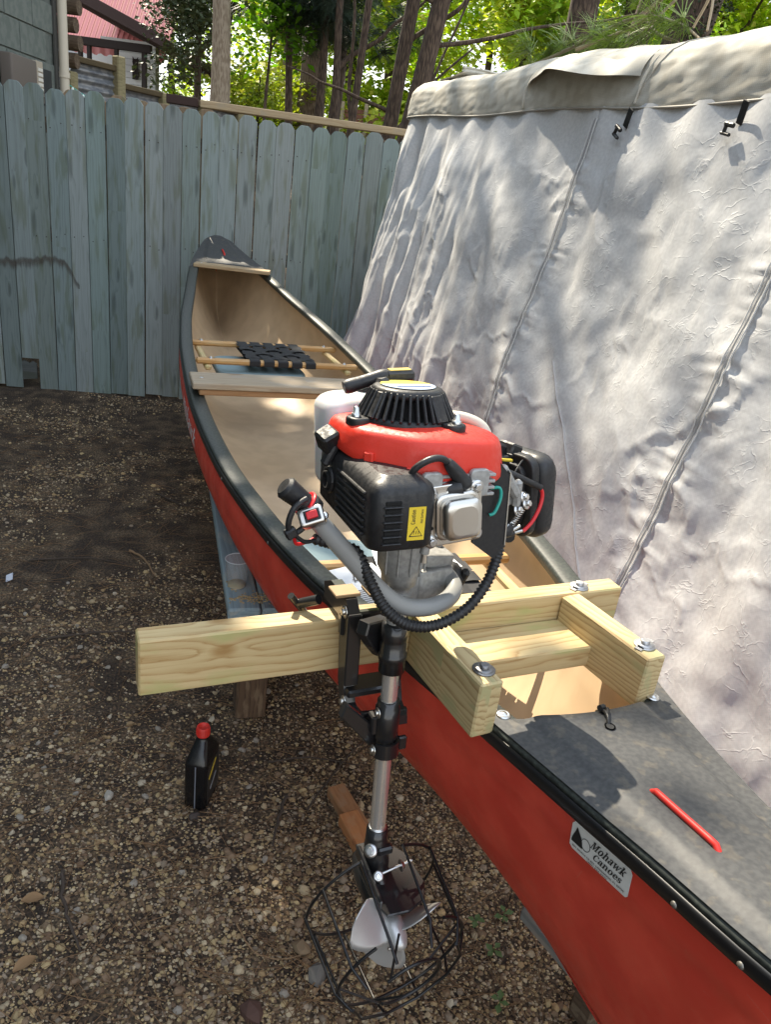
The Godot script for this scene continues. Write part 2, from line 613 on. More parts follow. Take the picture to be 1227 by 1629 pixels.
# a stone: an icosahedron, split once when sub is 1, roughly dented
func rock(sd: int, sub: int) -> ArrayMesh:
	var r := RandomNumberGenerator.new()
	r.seed = 900 + sd
	var t := 1.618
	var v := [Vector3(-1, t, 0), Vector3(1, t, 0), Vector3(-1, -t, 0), Vector3(1, -t, 0), Vector3(0, -1, t), Vector3(0, 1, t), Vector3(0, -1, -t), Vector3(0, 1, -t), Vector3(t, 0, -1), Vector3(t, 0, 1), Vector3(-t, 0, -1), Vector3(-t, 0, 1)]
	var f := [[0, 11, 5], [0, 5, 1], [0, 1, 7], [0, 7, 10], [0, 10, 11], [1, 5, 9], [5, 11, 4], [11, 10, 2], [10, 7, 6], [7, 1, 8], [3, 9, 4], [3, 4, 2], [3, 2, 6], [3, 6, 8], [3, 8, 9], [4, 9, 5], [2, 4, 11], [6, 2, 10], [8, 6, 7], [9, 8, 1]]
	var nz := FastNoiseLite.new()
	nz.seed = sd
	nz.frequency = 0.8
	var st := begin()
	st.set_smooth_group(-1)
	for i in v.size():
		v[i] = v[i].normalized() * r.randf_range(0.62, 1.2)
	for q in f:
		var a: Vector3 = v[q[0]]
		var b: Vector3 = v[q[1]]
		var c: Vector3 = v[q[2]]
		if sub == 0:
			tri(st, a, b, c, a + b + c)
		else:
			var ab := (a + b) * 0.5
			var bc := (b + c) * 0.5
			var ca := (c + a) * 0.5
			ab *= 1.06 + nz.get_noise_3dv(ab) * 0.2
			bc *= 1.06 + nz.get_noise_3dv(bc) * 0.2
			ca *= 1.06 + nz.get_noise_3dv(ca) * 0.2
			for w in [[a, ab, ca], [ab, b, bc], [ca, bc, c], [ab, bc, ca]]:
				tri(st, w[0], w[1], w[2], a + b + c)
	return done(st)

func picket_shape(h: float, w: float) -> ArrayMesh:
	var c := w * 0.27
	return plate(PackedVector2Array([Vector2(0, -w / 2), Vector2(h - c * 1.15, -w / 2), Vector2(h - c * 0.25, -w / 2 + c * 0.72), Vector2(h, -w / 2 + c * 1.15), Vector2(h, w / 2 - c * 1.15), Vector2(h - c * 0.25, w / 2 - c * 0.72), Vector2(h - c * 1.15, w / 2), Vector2(0, w / 2)]), 0.017, 0.002)

func build_fence() -> void:
	var f := thing("board_fence", "weathered blue-green dog-eared board fence across the back of the yard", "fence", FA, FYAW)
	var t := -0.36
	var i := 0
	var nail := lathe([Vector2(0.0036, 0.0), Vector2(0.003, 0.0012), Vector2(0.0, 0.0014)], 7, Transform3D(Basis(Vector3.RIGHT, PI / 2), Vector3.ZERO))
	var nail_m := mat(0.035, 0.025, 0.02, 0.7)
	while t < 4.6:
		var w := 0.110 + rng.randf_range(-0.005, 0.004)
		var h := 1.80 + rng.randf_range(-0.012, 0.018)
		var y0 := 0.015 + rng.randf_range(-0.012, 0.012)
		if absf(t - 0.17) < 0.056: y0 = 0.21
		var p := mi("picket", picket_shape(h - y0 + 0.02, w), shifted(M["picket%d" % (i % 4)], Vector3(rng.randf(), rng.randf(), rng.randf()), Color.from_hsv(rng.randf_range(0.42, 0.56), rng.randf_range(0, 0.07), rng.randf_range(0.84, 1.02))), f, Vector3(t, y0, rng.randf_range(-0.004, 0.004)), Vector3(0, rng.randf_range(-0.004, 0.004), PI / 2 + rng.randf_range(-0.002, 0.002)))
		if i == 4: p.name = "picket"
		for y in [1.0, 1.62]:
			for e in [-1.0, 1.0]:
				mi("nail_head", nail, nail_m, f, Vector3(t + e * w * 0.27 + rng.randf_range(-0.006, 0.006), y + rng.randf_range(-0.02, 0.02), 0.0082))
		t += w + rng.randf_range(0.001, 0.005)
		i += 1
	for y in [0.35, 1.0, 1.62]:
		mi("rail", box(Vector3(5.0, 0.085, 0.038), 0.004), M.post, f, Vector3(2.1, y, -0.03))
	for x in [0.0, 2.4, 4.4]:
		mi("fence_post", box(Vector3(0.09, 1.8, 0.09), 0.004), M.post, f, Vector3(x, 0.9, -0.095))
	# the broken stub low in the gap of the short board
	var st := begin()
	var poly := PackedVector2Array([Vector2(-0.066, 0.06), Vector2(0.066, 0.075), Vector2(0.066, 0.175), Vector2(0.04, 0.19), Vector2(0.022, 0.176), Vector2(-0.01, 0.192), Vector2(-0.036, 0.18), Vector2(-0.066, 0.186)])
	mi("broken_board", plate(poly, 0.015, 0.0), shifted(M.picket1, Vector3(0.3, 0.2, 0.7), Color(0.6, 0.6, 0.6)), f, Vector3(0.17, 0, -0.006))
	# splash of dried mud across the first boards
	var img := Image.create(256, 64, false, Image.FORMAT_RGBA8)
	var nz := FastNoiseLite.new()
	nz.seed = 61
	nz.frequency = 0.035
	for y in 64:
		for x in 256:
			var top := 26.0 - 16.0 * smoothstep(0, 190, x) + nz.get_noise_1d(x) * 8.0 + 40.0 * smoothstep(215, 256, x)
			var run := 12.0 + 22.0 * absf(nz.get_noise_2d(x * 1.6, 50))
			var a := smoothstep(top, top + 5.0, y) * (1.0 - smoothstep(top + run * 0.5, top + run * 1.3, y))
			a *= 0.75 + 0.25 * nz.get_noise_2d(x, y * 2)
			img.set_pixel(x, y, Color(0.31, 0.27, 0.23, clampf(a, 0, 1) * 0.7))
	var sm := mat(1, 1, 1, 0.95)
	sm.albedo_texture = ImageTexture.create_from_image(img)
	sm.transparency = BaseMaterial3D.TRANSPARENCY_ALPHA
	var q := QuadMesh.new()
	q.size = Vector2(0.62, 0.22)
	mi("mud_splash", q, sm, f, Vector3(0.22, 0.80, 0.0165))
	# weathered timber laid along behind the fence tops
	var tp := mi("top_timber", box(Vector3(3.4, 0.042, 0.09), 0.004), shifted(M.old_plank, Vector3(0.2, 0.1, 0), Color(1, 0.97, 0.9)), self, FA + FE * 2.95 + Vector3(-0.03, 1.868, -0.13), Vector3(0, FYAW, 0.006))
	tag(tp, "long pale weathered timber lying behind the fence tops", "timber")
	var tb := mi("timber_end", box(Vector3(0.19, 0.05, 0.07), 0.003), mat(0.035, 0.016, 0.012, 0.8), self, FA + FE * 1.14 + Vector3(-0.03, 1.862, -0.14), Vector3(0, FYAW, 0))
	tag(tb, "short dark red-brown timber end beside the pale timber", "timber")
	# brown fence of the next yard
	var b := thing("brown_fence", "brown scalloped board fence just behind the blue-green fence", "fence", FA + FE * 0.45 + Vector3(-0.06, 0, -0.32), FYAW)
	for k in 7:
		mi("picket", picket_shape(1.845 + rng.randf_range(-0.01, 0.012), 0.13), shifted(M.brown_picket, Vector3(rng.randf(), rng.randf(), 0)), b, Vector3(k * 0.137, 0.0, 0), Vector3(0, 0, PI / 2))

func build_house() -> void:
	var h := thing("block_house", "grey-green painted block house with a pale downpipe at its corner", "house", Vector3(-3.0, 0, -6.62))
	var paint := tex_mat(noise_image(71, 256, 0.05, lin(0.105, 0.125, 0.112), lin(0.14, 0.158, 0.142)), Vector3(0.9, 0.9, 0.9), 0.8, false, 0.4)
	mi("wall", box(Vector3(4.5, 5.7, 13.0), 0.0), shifted(paint, Vector3.ZERO, Color(0.9, 0.9, 0.9)), h, Vector3(-2.262, 2.85, 6.5))
	var bm := box(Vector3(0.014, 0.188, 0.386), 0.003)
	for r in 9:
		for k in 5:
			var z := 0.195 + k * 0.397 + (0.2 if r % 2 else 0.0)
			mi("block", bm, shifted(paint, Vector3(rng.randf(), rng.randf(), 0), Color.WHITE * rng.randf_range(0.95, 1.0)), h, Vector3(-0.007, 1.6 + r * 0.198, z))
	# the roof with its eave over the yard
	mi("roof", box(Vector3(2.9, 0.10, 13.6), 0.01), mat(0.06, 0.055, 0.05, 0.9), h, Vector3(-0.95, 6.02, 6.45), Vector3(0, 0, -0.28))
	mi("roof", box(Vector3(2.9, 0.10, 13.6), 0.01), mat(0.06, 0.055, 0.05, 0.9), h, Vector3(-3.70, 6.02, 6.45), Vector3(0, 0, 0.28))
	mi("gutter", box(Vector3(0.10, 0.10, 13.6), 0.02), mat(0.55, 0.52, 0.45, 0.6), h, Vector3(0.44, 5.59, 6.45))
	var pm := mat(0.50, 0.45, 0.36, 0.55)
	mi("downpipe", tube([Vector3(0.05, 0.0, 0.02), Vector3(0.05, 5.6, 0.02)], 0.036, 12), pm, h)
	mi("pipe_collar", tube([Vector3(0.05, 2.02, 0.02), Vector3(0.05, 2.06, 0.02)], 0.043, 12), pm, h)
	mi("pipe_collar", tube([Vector3(0.05, 2.90, 0.02), Vector3(0.05, 2.95, 0.02)], 0.043, 12), pm, h)
	mi("corner_trim", box(Vector3(0.02, 5.6, 0.05), 0.003), mat(0.05, 0.05, 0.045, 0.8), h, Vector3(0.008, 2.8, 0.06))
	var logm := shifted(M.post, Vector3(0.3, 0.3, 0), Color(1, 1, 1))
	for k in 10:
		mi("stacked_log", tube([Vector3(-0.8, 2.18 + k * 0.125, -0.30), Vector3(0.02 + 0.03 * (k % 2), 2.18 + k * 0.125, -0.30)], 0.058, 10), logm, h)
	# air conditioner hung from the wall
	var a := thing("window_unit", "boxy window air conditioner on the grey house wall above the fence", "air conditioner", Vector3(-2.985, 1.78, -6.0))
	mi("housing", rbox(Vector3(0.09, 0.25, 0.36), 0.015, 0.008), mat(0.12, 0.10, 0.085, 0.7), a, Vector3(0.045, 0.15, 0.14))
	mi("frame", box(Vector3(0.05, 0.27, 0.10), 0.004), mat(0.36, 0.31, 0.24, 0.7), a, Vector3(0.045, 0.15, -0.12))
	for k in 6:
		mi("louvre", box(Vector3(0.008, 0.022, 0.07), 0.002), mat(0.6, 0.58, 0.52, 0.6), a, Vector3(0.073, 0.07 + k * 0.032, -0.12))
	mi("shutter", box(Vector3(0.06, 0.24, 0.13), 0.004), mat(0.018, 0.02, 0.025, 0.5), a, Vector3(0.032, 0.13, -0.26))
	# corrugated fence behind the house corner
	var c := thing("corrugated_fence", "low fence of grey corrugated sheets between mossy posts", "fence", Vector3(-3.06, 0, -6.9))
	c.rotation.y = atan2(1.49, 0.866)
	var sheet := tex_mat(noise_image(73, 256, 0.04, lin(0.13, 0.14, 0.155), lin(0.26, 0.26, 0.26)), Vector3(1.2, 1.2, 1.2), 0.6)
	sheet.metallic = 0.4
	var mossy := tex_mat(wood_image(74, 256, 128, lin(0.26, 0.22, 0.12), lin(0.11, 0.10, 0.05), 7, 0.5, []), Vector3(2, 5, 5), 0.9)
	for k in 4:
		var rows := []
		for j in (113 if k == 0 else 98):
			var y := 1.25 + j * 0.0083
			rows.append(PackedVector3Array([Vector3(k * 0.5 + 0.03, y, sin(j * PI / 4.0) * 0.012), Vector3(k * 0.5 + 0.47, y, sin(j * PI / 4.0) * 0.012)]))
		mi("metal_sheet", loft(rows, false, false, false), sheet, c)
	for k in 5:
		var tall := 2.30 if k == 1 else 2.1
		mi("post", box(Vector3(0.085, tall, 0.085), 0.01), mossy, c, Vector3(k * 0.5 if k > 0 else 0.02, tall / 2, 0.02))
	mi("top_rail", box(Vector3(1.6, 0.045, 0.1), 0.005), shifted(mossy, Vector3.ZERO, Color(0.6, 0.55, 0.5)), c, Vector3(1.3, 2.08, 0.0))
	mi("top_rail", box(Vector3(0.5, 0.045, 0.08), 0.005), shifted(mossy, Vector3.ZERO, Color(0.6, 0.55, 0.5)), c, Vector3(0.25, 2.2, 0.0))
	# little teal party lights strung across it
	var s := thing("fairy_light_string", "teal string of small bulbs hung along the corrugated fence", "string lights", Vector3.ZERO)
	var pts := []
	for k in 13:
		var u := k / 12.0
		pts.append(Vector3(-2.93 + 0.36 * u, 1.985 - 0.09 * u - 0.05 * sin(PI * u), -6.60 - 0.32 * u))
	mi("wire", tube(pts, 0.004, 5), M.teal_wire, s)
	for k in 6:
		mi("bulb", lathe([Vector2(0.001, -0.03), Vector2(0.012, -0.022), Vector2(0.01, -0.006), Vector2(0.005, 0.0)], 8), mat(0.7, 0.8, 0.75, 0.15), s, pts[1 + k * 2])

func build_barn() -> void:
	var dark := mat(0.022, 0.014, 0.012, 0.8)
	var b := thing("red_roofed_outbuilding", "outbuilding with red metal roofing and a dark open lean-to", "outbuilding", Vector3(0, 0, -14.0))
	var st := begin()
	# lean-to roof sloping down to the right
	mi("lean_to_roof", box(Vector3(2.9, 0.10, 5.4), 0.01), dark, b, Vector3(-5.93, 3.83, -2.6), Vector3(0, 0, -0.34))
	for k in 14:
		mi("roof_purlin", box(Vector3(2.8, 0.06, 0.05), 0.003), mat(0.05, 0.028, 0.022, 0.8), b, Vector3(-5.96, 3.745, -0.35 - k * 0.36), Vector3(0, 0, -0.34))
	mi("rake_board", box(Vector3(2.95, 0.16, 0.04), 0.004), mat(0.04, 0.018, 0.015, 0.7), b, Vector3(-5.93, 3.82, 0.12), Vector3(0, 0, -0.34))
	mi("porch_beam", box(Vector3(1.6, 0.12, 0.1), 0.005), dark, b, Vector3(-5.68, 3.24, -0.25))
	for x in [-5.0, -5.47, -5.93, -6.08]:
		mi("porch_post", box(Vector3(0.075 if x > -5.3 else 0.06, 1.6, 0.075), 0.004), dark, b, Vector3(x, 2.42, -0.25))
	# white sided wall behind
	var white := mat(0.72, 0.75, 0.76, 0.7)
	mi("wall", box(Vector3(4.0, 2.4, 0.2), 0.0), mat(0.55, 0.58, 0.6, 0.8), b, Vector3(-7.73, 2.45, -3.1))
	for k in 12:
		mi("siding_board", box(Vector3(1.1, 0.105, 0.022), 0.006), white, b, Vector3(-6.28, 2.42 + k * 0.112, -2.985), Vector3(0.08, 0, 0))
	mi("window_frame", box(Vector3(0.62, 0.5, 0.03), 0.004), mat(0.75, 0.78, 0.78, 0.6), b, Vector3(-6.85, 3.28, -2.97))
	var cat := PackedVector2Array([Vector2(-0.055, -0.2), Vector2(0.06, -0.2), Vector2(0.075, -0.06), Vector2(0.045, 0.03), Vector2(0.065, 0.12), Vector2(0.06, 0.2), Vector2(0.03, 0.16), Vector2(-0.02, 0.16), Vector2(-0.05, 0.2), Vector2(-0.055, 0.1), Vector2(-0.035, 0.03), Vector2(-0.06, -0.06)])
	mi("black_cutout", plate(cat, 0.02), dark, b, Vector3(-6.13, 3.22, -2.94))
	# red valance and the big red roof face
	var red := mat(0.55, 0.19, 0.18, 0.45)
	var rows := []
	for k in 25:
		var x := -7.2 + k * 0.0475
		rows.append(PackedVector3Array([Vector3(x, 3.46, -1.95), Vector3(x, 3.26 + 0.02 * sin(k * 1.6), -1.9 + 0.01 * sin(k * 1.6))]))
	mi("red_awning", loft(rows, false, false, false), red, b)
	mi("red_roof", box(Vector3(2.6, 0.05, 3.2), 0.005), red, b, Vector3(-7.35, 4.75, -5.5), Vector3(0.85, 0, 0))
	for k in 22:
		mi("roof_rib", box(Vector3(0.022, 0.014, 3.2), 0.004), red, b, Vector3(-8.6 + k * 0.118, 4.75 + 0.03, -5.47), Vector3(0.85, 0, 0))
	# low brick-red wall far behind on the right
	var w := thing("far_wall", "low red-brown slatted wall with pale posts beyond the trees", "wall", Vector3(-1.9, 2.45, -16.0), -0.12)
	for k in 8:
		mi("slat", box(Vector3(3.2, 0.075, 0.03), 0.006), mat(0.24, 0.10, 0.07, 0.8), w, Vector3(1.5, -0.15 + k * 0.083, 0))
	for k in 7:
		mi("post", box(Vector3(0.07, 0.85, 0.06), 0.006), mat(0.45, 0.36, 0.27, 0.8), w, Vector3(0.1 + k * 0.46, 0.15, 0.04))

var leaf_a: ArrayMesh
var leaf_b: ArrayMesh
var pine_tuft: ArrayMesh

func leaf_cluster(count: int, len: float, wid: float, spread: float, sd: int) -> ArrayMesh:
	var r := RandomNumberGenerator.new()
	r.seed = sd
	var st := begin()
	st.set_smooth_group(-1)
	for k in count:
		var b := Basis.from_euler(Vector3(r.randf_range(-0.9, 0.9), r.randf() * TAU, r.randf_range(-0.7, 0.7)))
		var o := Vector3(r.randf_range(-1, 1), r.randf_range(-1, 1), r.randf_range(-1, 1)) * spread
		var l := len * r.randf_range(0.7, 1.2)
		var w := wid * r.randf_range(0.8, 1.2)
		var p0 := o
		var p1 := o + b * Vector3(l * 0.45, 0.0, w * 0.5)
		var p2 := o + b * Vector3(l, -l * 0.18, 0)
		var p3 := o + b * Vector3(l * 0.45, 0.0, -w * 0.5)
		var pm := o + b * Vector3(l * 0.5, -w * 0.12, 0)
		tri(st, p0, p1, pm, Vector3.UP); tri(st, p1, p2, pm, Vector3.UP); tri(st, p2, p3, pm, Vector3.UP); tri(st, p3, p0, pm, Vector3.UP)
	return done(st)

func needle_tuft(count: int, len: float, sd: int) -> ArrayMesh:
	var r := RandomNumberGenerator.new()
	r.seed = sd
	var st := begin()
	st.set_smooth_group(-1)
	for k in count:
		var o := Vector3(r.randf_range(0, 0.6) * len, 0, 0)
		var d := Vector3(r.randf_range(0.35, 1.2), r.randf_range(-0.75, 0.6), r.randf_range(-0.7, 0.7)).normalized()
		var s := d.cross(Vector3(r.randf() - 0.5, 1, r.randf() - 0.5)).normalized() * len * 0.010
		var e := o + d * len * r.randf_range(0.7, 1.1) + Vector3(0, -0.12 * len, 0)
		var m := o.lerp(e, 0.5) + Vector3(0, 0.06 * len, 0)
		tri(st, o - s, o + s, m + s, Vector3.UP); tri(st, o - s, m + s, m - s, Vector3.UP); tri(st, m - s, m + s, e, Vector3.UP)
	return done(st)

func leaf_material(r: float, g: float, b: float) -> StandardMaterial3D:
	var m := mat(1, 1, 1, 0.55)
	m.vertex_color_use_as_albedo = true
	m.backlight_enabled = true
	m.backlight = lin(r, g, b)
	return m

# clumped crown: blobs scattered in an ellipsoid, clusters scattered round each blob
func crown(parent: Node, called: String, mesh: Mesh, m: Material, at: Vector3, rad: Vector3, blobs: int, per: int, blob_r: float, col: Color, sc: float, sd: int) -> MultiMeshInstance3D:
	var r := RandomNumberGenerator.new()
	r.seed = sd
	var xf := []
	var cs := []
	for i in blobs:
		var d := Vector3(r.randfn(), r.randfn(), r.randfn()).normalized() * pow(r.randf(), 0.45)
		var c := at + d * rad
		var br := blob_r * r.randf_range(0.5, 1.25)
		var tone := r.randf_range(0.65, 1.3)
		for k in per:
			var o := Vector3(r.randfn(), r.randfn() * 0.6, r.randfn()) * br * 0.55
			var s := sc * r.randf_range(0.7, 1.3)
			xf.append(Transform3D(Basis.from_euler(Vector3(r.randf_range(-0.5, 0.5), r.randf() * TAU, r.randf_range(-0.5, 0.5))).scaled(Vector3(s, s, s)), c + o))
			var t := tone * r.randf_range(0.8, 1.2)
			cs.append(Color(col.r * t * r.randf_range(0.85, 1.2), col.g * t, col.b * t))
	return multi(called, mesh, m, xf, cs, parent)

func trunk_path(from: Vector3, to: Vector3, wob: float, sd: int, n := 12) -> Array:
	var r := RandomNumberGenerator.new()
	r.seed = sd
	var pts := []
	for i in n + 1:
		var t := float(i) / n
		var p := from.lerp(to, t)
		if i > 0: p += Vector3(r.randf_range(-1, 1), 0, r.randf_range(-1, 1)) * wob
		pts.append(p)
	return smooth_path(pts, 3)

func taper(n: int, r0: float, r1: float, flare := 0.0) -> Array:
	var out := []
	for i in n:
		var t := float(i) / (n - 1)
		out.append(lerpf(r0, r1, t) + flare * exp(-t * 18.0))
	return out

# base x, z; top offset; radius. limbs: [height fraction, direction, length, radius]
func make_tree(called: String, label: String, cat: String, x: float, z: float, top: Vector3, r0: float, bark: Material, limbs: Array, sd: int, group := "") -> Node3D:
	var o := thing(called, label, cat, Vector3(x, ground_y(x, z) - 0.05, z), 0.0, group)
	var p := trunk_path(Vector3.ZERO, top, r0 * 0.22, sd)
	var st := begin()
	put_tube(st, p, taper(p.size(), r0, r0 * 0.35, r0 * 0.5), 12)
	mi("trunk", done(st), bark, o)
	for l in limbs:
		var s: Vector3 = p[int(l[0] * (p.size() - 1))]
		var e: Vector3 = s + l[1].normalized() * l[2]
		var lp := trunk_path(s, e, l[2] * 0.04, sd + int(l[0] * 1000), 6)
		mi("limb", tube(lp, taper(lp.size(), l[3], l[3] * 0.3), 7), bark, o)
	return o

func build_woods() -> void:
	leaf_a = leaf_cluster(9, 0.075, 0.05, 0.10, 1)
	leaf_b = leaf_cluster(8, 0.12, 0.075, 0.16, 2)
	pine_tuft = needle_tuft(46, 0.22, 3)
	var bark_img := noise_image(81, 256, 0.03, lin(0.040, 0.026, 0.018), lin(0.115, 0.08, 0.055), -0.5, 0.5, 6)
	var dark_bark := tex_mat(bark_img, Vector3(9, 1.2, 9), 0.95, false, 4.0)
	var pale_img := noise_image(82, 256, 0.02, lin(0.22, 0.17, 0.12), lin(0.34, 0.28, 0.21), -0.4, 0.4, 5)
	var pale_bark := tex_mat(pale_img, Vector3(7, 1.8, 7), 0.9, false, 2.0)
	var fresh := leaf_material(0.80, 1.0, 0.25)
	var mid := leaf_material(0.60, 0.85, 0.2)
	var deep := leaf_material(0.07, 0.12, 0.03)
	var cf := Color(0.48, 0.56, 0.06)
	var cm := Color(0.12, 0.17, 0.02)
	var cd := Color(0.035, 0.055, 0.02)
	# trunks one can tell apart, left to right
	var t := make_tree("pale_tree", "pale smooth-barked forked tree left of the other trunks", "tree", -2.36, -9.0, Vector3(0.12, 9.5, 0.2), 0.10, pale_bark, [[0.20, Vector3(0.5, 1.0, -0.1), 3.4, 0.06], [0.5, Vector3(-0.8, 0.7, 0.1), 2.5, 0.05], [0.62, Vector3(0.8, 0.7, 0.3), 2.2, 0.045]], 11)
	crown(t, "crown", leaf_b, fresh, Vector3(-0.3, 8.4, -0.6), Vector3(1.3, 1.3, 1.2), 8, 12, 0.7, cf, 1.0, 12)
	t = make_tree("big_brown_tree", "thick grey-brown trunk rising behind the middle of the fence", "tree", -1.72, -11.0, Vector3(0.35, 11.0, 0), 0.17, dark_bark, [[0.7, Vector3(-0.8, 0.6, 0.2), 2.5, 0.07], [0.75, Vector3(0.8, 0.5, 0.1), 2.6, 0.07]], 14)
	t.get_child(0).material_override = tex_mat(noise_image(83, 256, 0.03, lin(0.09, 0.062, 0.04), lin(0.19, 0.14, 0.10), -0.5, 0.5, 6), Vector3(8, 1.2, 8), 0.95, false, 4.0)
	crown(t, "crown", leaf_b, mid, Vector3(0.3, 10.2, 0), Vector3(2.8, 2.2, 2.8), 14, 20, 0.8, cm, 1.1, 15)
	make_tree("slim_trunk", "slim dark trunk left of the thick grey-brown trunk", "tree", -1.66, -9.6, Vector3(-0.38, 7.0, 0.2), 0.042, dark_bark, [[0.3, Vector3(-0.6, 0.9, 0.2), 1.4, 0.02]], 17)
	make_tree("slim_trunk", "slim brown trunk touching the thick trunk on its right", "tree", -1.32, -9.3, Vector3(0.05, 7.0, 0.0), 0.046, dark_bark, [[0.4, Vector3(0.6, 0.8, 0.1), 1.5, 0.02]], 18)
	make_tree("slim_trunk", "dark slim trunk with a bent side branch reaching right", "tree", -1.09, -9.0, Vector3(-0.15, 7.0, 0.1), 0.044, dark_bark, [[0.19, Vector3(0.75, 0.62, 0.0), 1.5, 0.028], [0.3, Vector3(-0.4, 0.8, 0.2), 1.0, 0.02]], 19)
	make_tree("forked_sapling", "dark forked sapling with a long branch rising to the right", "tree", -0.87, -8.0, Vector3(0.30, 5.6, 0.0), 0.042, dark_bark, [[0.13, Vector3(0.62, 0.72, 0.0), 1.6, 0.026], [0.22, Vector3(-0.12, 1, 0.1), 1.5, 0.022]], 21)
	make_tree("dead_sapling", "thin dark sapling leaning right across the pale timber", "tree", -0.72, -7.4, Vector3(0.95, 2.8, -0.4), 0.022, dark_bark, [[0.4, Vector3(0.4, 0.8, 0), 0.5, 0.01]], 22)
	t = make_tree("leaning_tree", "dark leaning trunk just left of the cover's far corner", "tree", -0.53, -7.0, Vector3(0.75, 9.0, 0), 0.068, dark_bark, [[0.25, Vector3(0.7, 0.5, 0.2), 1.3, 0.022], [0.22, Vector3(-0.8, 0.2, 0.2), 0.9, 0.018], [0.13, Vector3(0.8, 0.35, 0.0), 0.8, 0.022], [0.8, Vector3(0.8, 0.5, 0.2), 2, 0.04]], 23)
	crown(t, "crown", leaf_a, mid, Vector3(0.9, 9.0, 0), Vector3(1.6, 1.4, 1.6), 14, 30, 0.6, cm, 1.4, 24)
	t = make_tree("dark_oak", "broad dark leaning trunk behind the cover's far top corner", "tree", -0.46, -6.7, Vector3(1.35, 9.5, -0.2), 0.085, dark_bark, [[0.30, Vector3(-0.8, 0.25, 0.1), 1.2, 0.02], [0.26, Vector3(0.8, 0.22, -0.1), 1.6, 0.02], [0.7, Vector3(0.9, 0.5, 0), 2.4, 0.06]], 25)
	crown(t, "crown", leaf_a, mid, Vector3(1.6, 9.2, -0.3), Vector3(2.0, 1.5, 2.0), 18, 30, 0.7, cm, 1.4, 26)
	make_tree("stout_tree", "stout dark trunk rising behind the fallen pine branch", "tree", 1.05, -7.8, Vector3(0.3, 10.0, 0), 0.15, dark_bark, [[0.6, Vector3(-0.8, 0.5, 0.1), 2.2, 0.06]], 27)
	make_tree("tilted_tree", "dark trunk tilting right between the stout and ivy trunks", "tree", 1.45, -8.2, Vector3(1.4, 10.0, 0), 0.12, dark_bark, [[0.6, Vector3(0.8, 0.5, 0.1), 2.2, 0.05]], 28)
	t = make_tree("ivy_tree", "broadest trunk, flecked with ivy leaves, above the cover roof", "tree", 2.02, -8.0, Vector3(0.65, 10.0, 0), 0.24, dark_bark, [[0.6, Vector3(0.8, 0.5, 0.1), 2.2, 0.08]], 29)
	crown(t, "ivy", leaf_a, deep, Vector3(0.17, 2.4, 0.20), Vector3(0.20, 1.2, 0.10), 30, 6, 0.12, cd, 0.45, 30)
	crown(t, "crown", leaf_a, mid, Vector3(0.9, 9.0, 0), Vector3(2.4, 1.6, 2.0), 18, 28, 0.7, cm, 1.4, 31)
	# tall trees behind the house: their crowns shade the yard
	t = make_tree("house_tree", "tall dense tree behind the grey house, its crown above the picture", "tree", -5.0, -8.8, Vector3(0.4, 9.5, 0), 0.2, dark_bark, [[0.6, Vector3(0.8, 0.5, 0.1), 1.8, 0.07], [0.65, Vector3(-0.8, 0.5, 0.4), 1.8, 0.07]], 71)
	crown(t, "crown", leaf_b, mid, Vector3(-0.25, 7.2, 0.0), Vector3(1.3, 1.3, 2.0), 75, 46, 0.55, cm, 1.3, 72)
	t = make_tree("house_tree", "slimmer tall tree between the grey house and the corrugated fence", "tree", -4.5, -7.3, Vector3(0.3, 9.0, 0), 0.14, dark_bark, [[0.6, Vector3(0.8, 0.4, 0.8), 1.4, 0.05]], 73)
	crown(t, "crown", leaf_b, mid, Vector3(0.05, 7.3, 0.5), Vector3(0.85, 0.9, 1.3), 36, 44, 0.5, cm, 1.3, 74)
	# leafy undergrowth
	t = make_tree("maple_sapling", "bright green big-leaved maple sapling beside the pale tree", "tree", -1.96, -9.4, Vector3(0.1, 2.4, 0), 0.022, dark_bark, [[0.5, Vector3(0.5, 0.7, 0.1), 0.6, 0.01], [0.6, Vector3(-0.6, 0.6, 0), 0.7, 0.01], [0.8, Vector3(0.3, 0.6, 0.3), 0.7, 0.01]], 33)
	crown(t, "crown", leaf_b, fresh, Vector3(0.1, 1.75, 0), Vector3(0.55, 1.0, 0.4), 16, 7, 0.25, Color(0.14, 0.30, 0.015), 0.8, 34)
	t = make_tree("dark_evergreen_bush", "dense dark evergreen bush beside the red roof", "shrub", -3.45, -12.0, Vector3(0, 3.0, 0), 0.06, dark_bark, [[0.4, Vector3(0.6, 0.6, 0.2), 1.2, 0.03], [0.5, Vector3(-0.6, 0.6, 0.2), 1.2, 0.03]], 35)
	crown(t, "crown", leaf_a, deep, Vector3(0.0, 1.9, 0), Vector3(0.62, 2.0, 0.8), 40, 26, 0.34, Color(0.055, 0.075, 0.03), 1.0, 36)
	t = make_tree("yellow_bush", "low yellow-green bush at the foot of the pale tree", "shrub", -2.35, -11.0, Vector3(0, 1.0, 0), 0.03, dark_bark, [[0.4, Vector3(0.6, 0.6, 0.2), 0.5, 0.015]], 37)
	crown(t, "crown", leaf_a, fresh, Vector3(0.1, 0.65, 0), Vector3(0.9, 0.5, 0.5), 30, 16, 0.2, Color(0.32, 0.36, 0.04), 0.85, 38)
	t = make_tree("pine_tree", "dark green pine with drooping needle boughs before the thick trunk", "tree", -1.25, -10.2, Vector3(0.1, 7.0, 0), 0.07, dark_bark, [[0.34, Vector3(-0.9, 0.25, 0.7), 1.2, 0.02], [0.36, Vector3(0.9, 0.2, 0.6), 1.2, 0.02], [0.42, Vector3(0.2, 0.2, 0.9), 1.2, 0.02], [0.5, Vector3(-0.6, 0.2, 0.6), 1.3, 0.02]], 39)
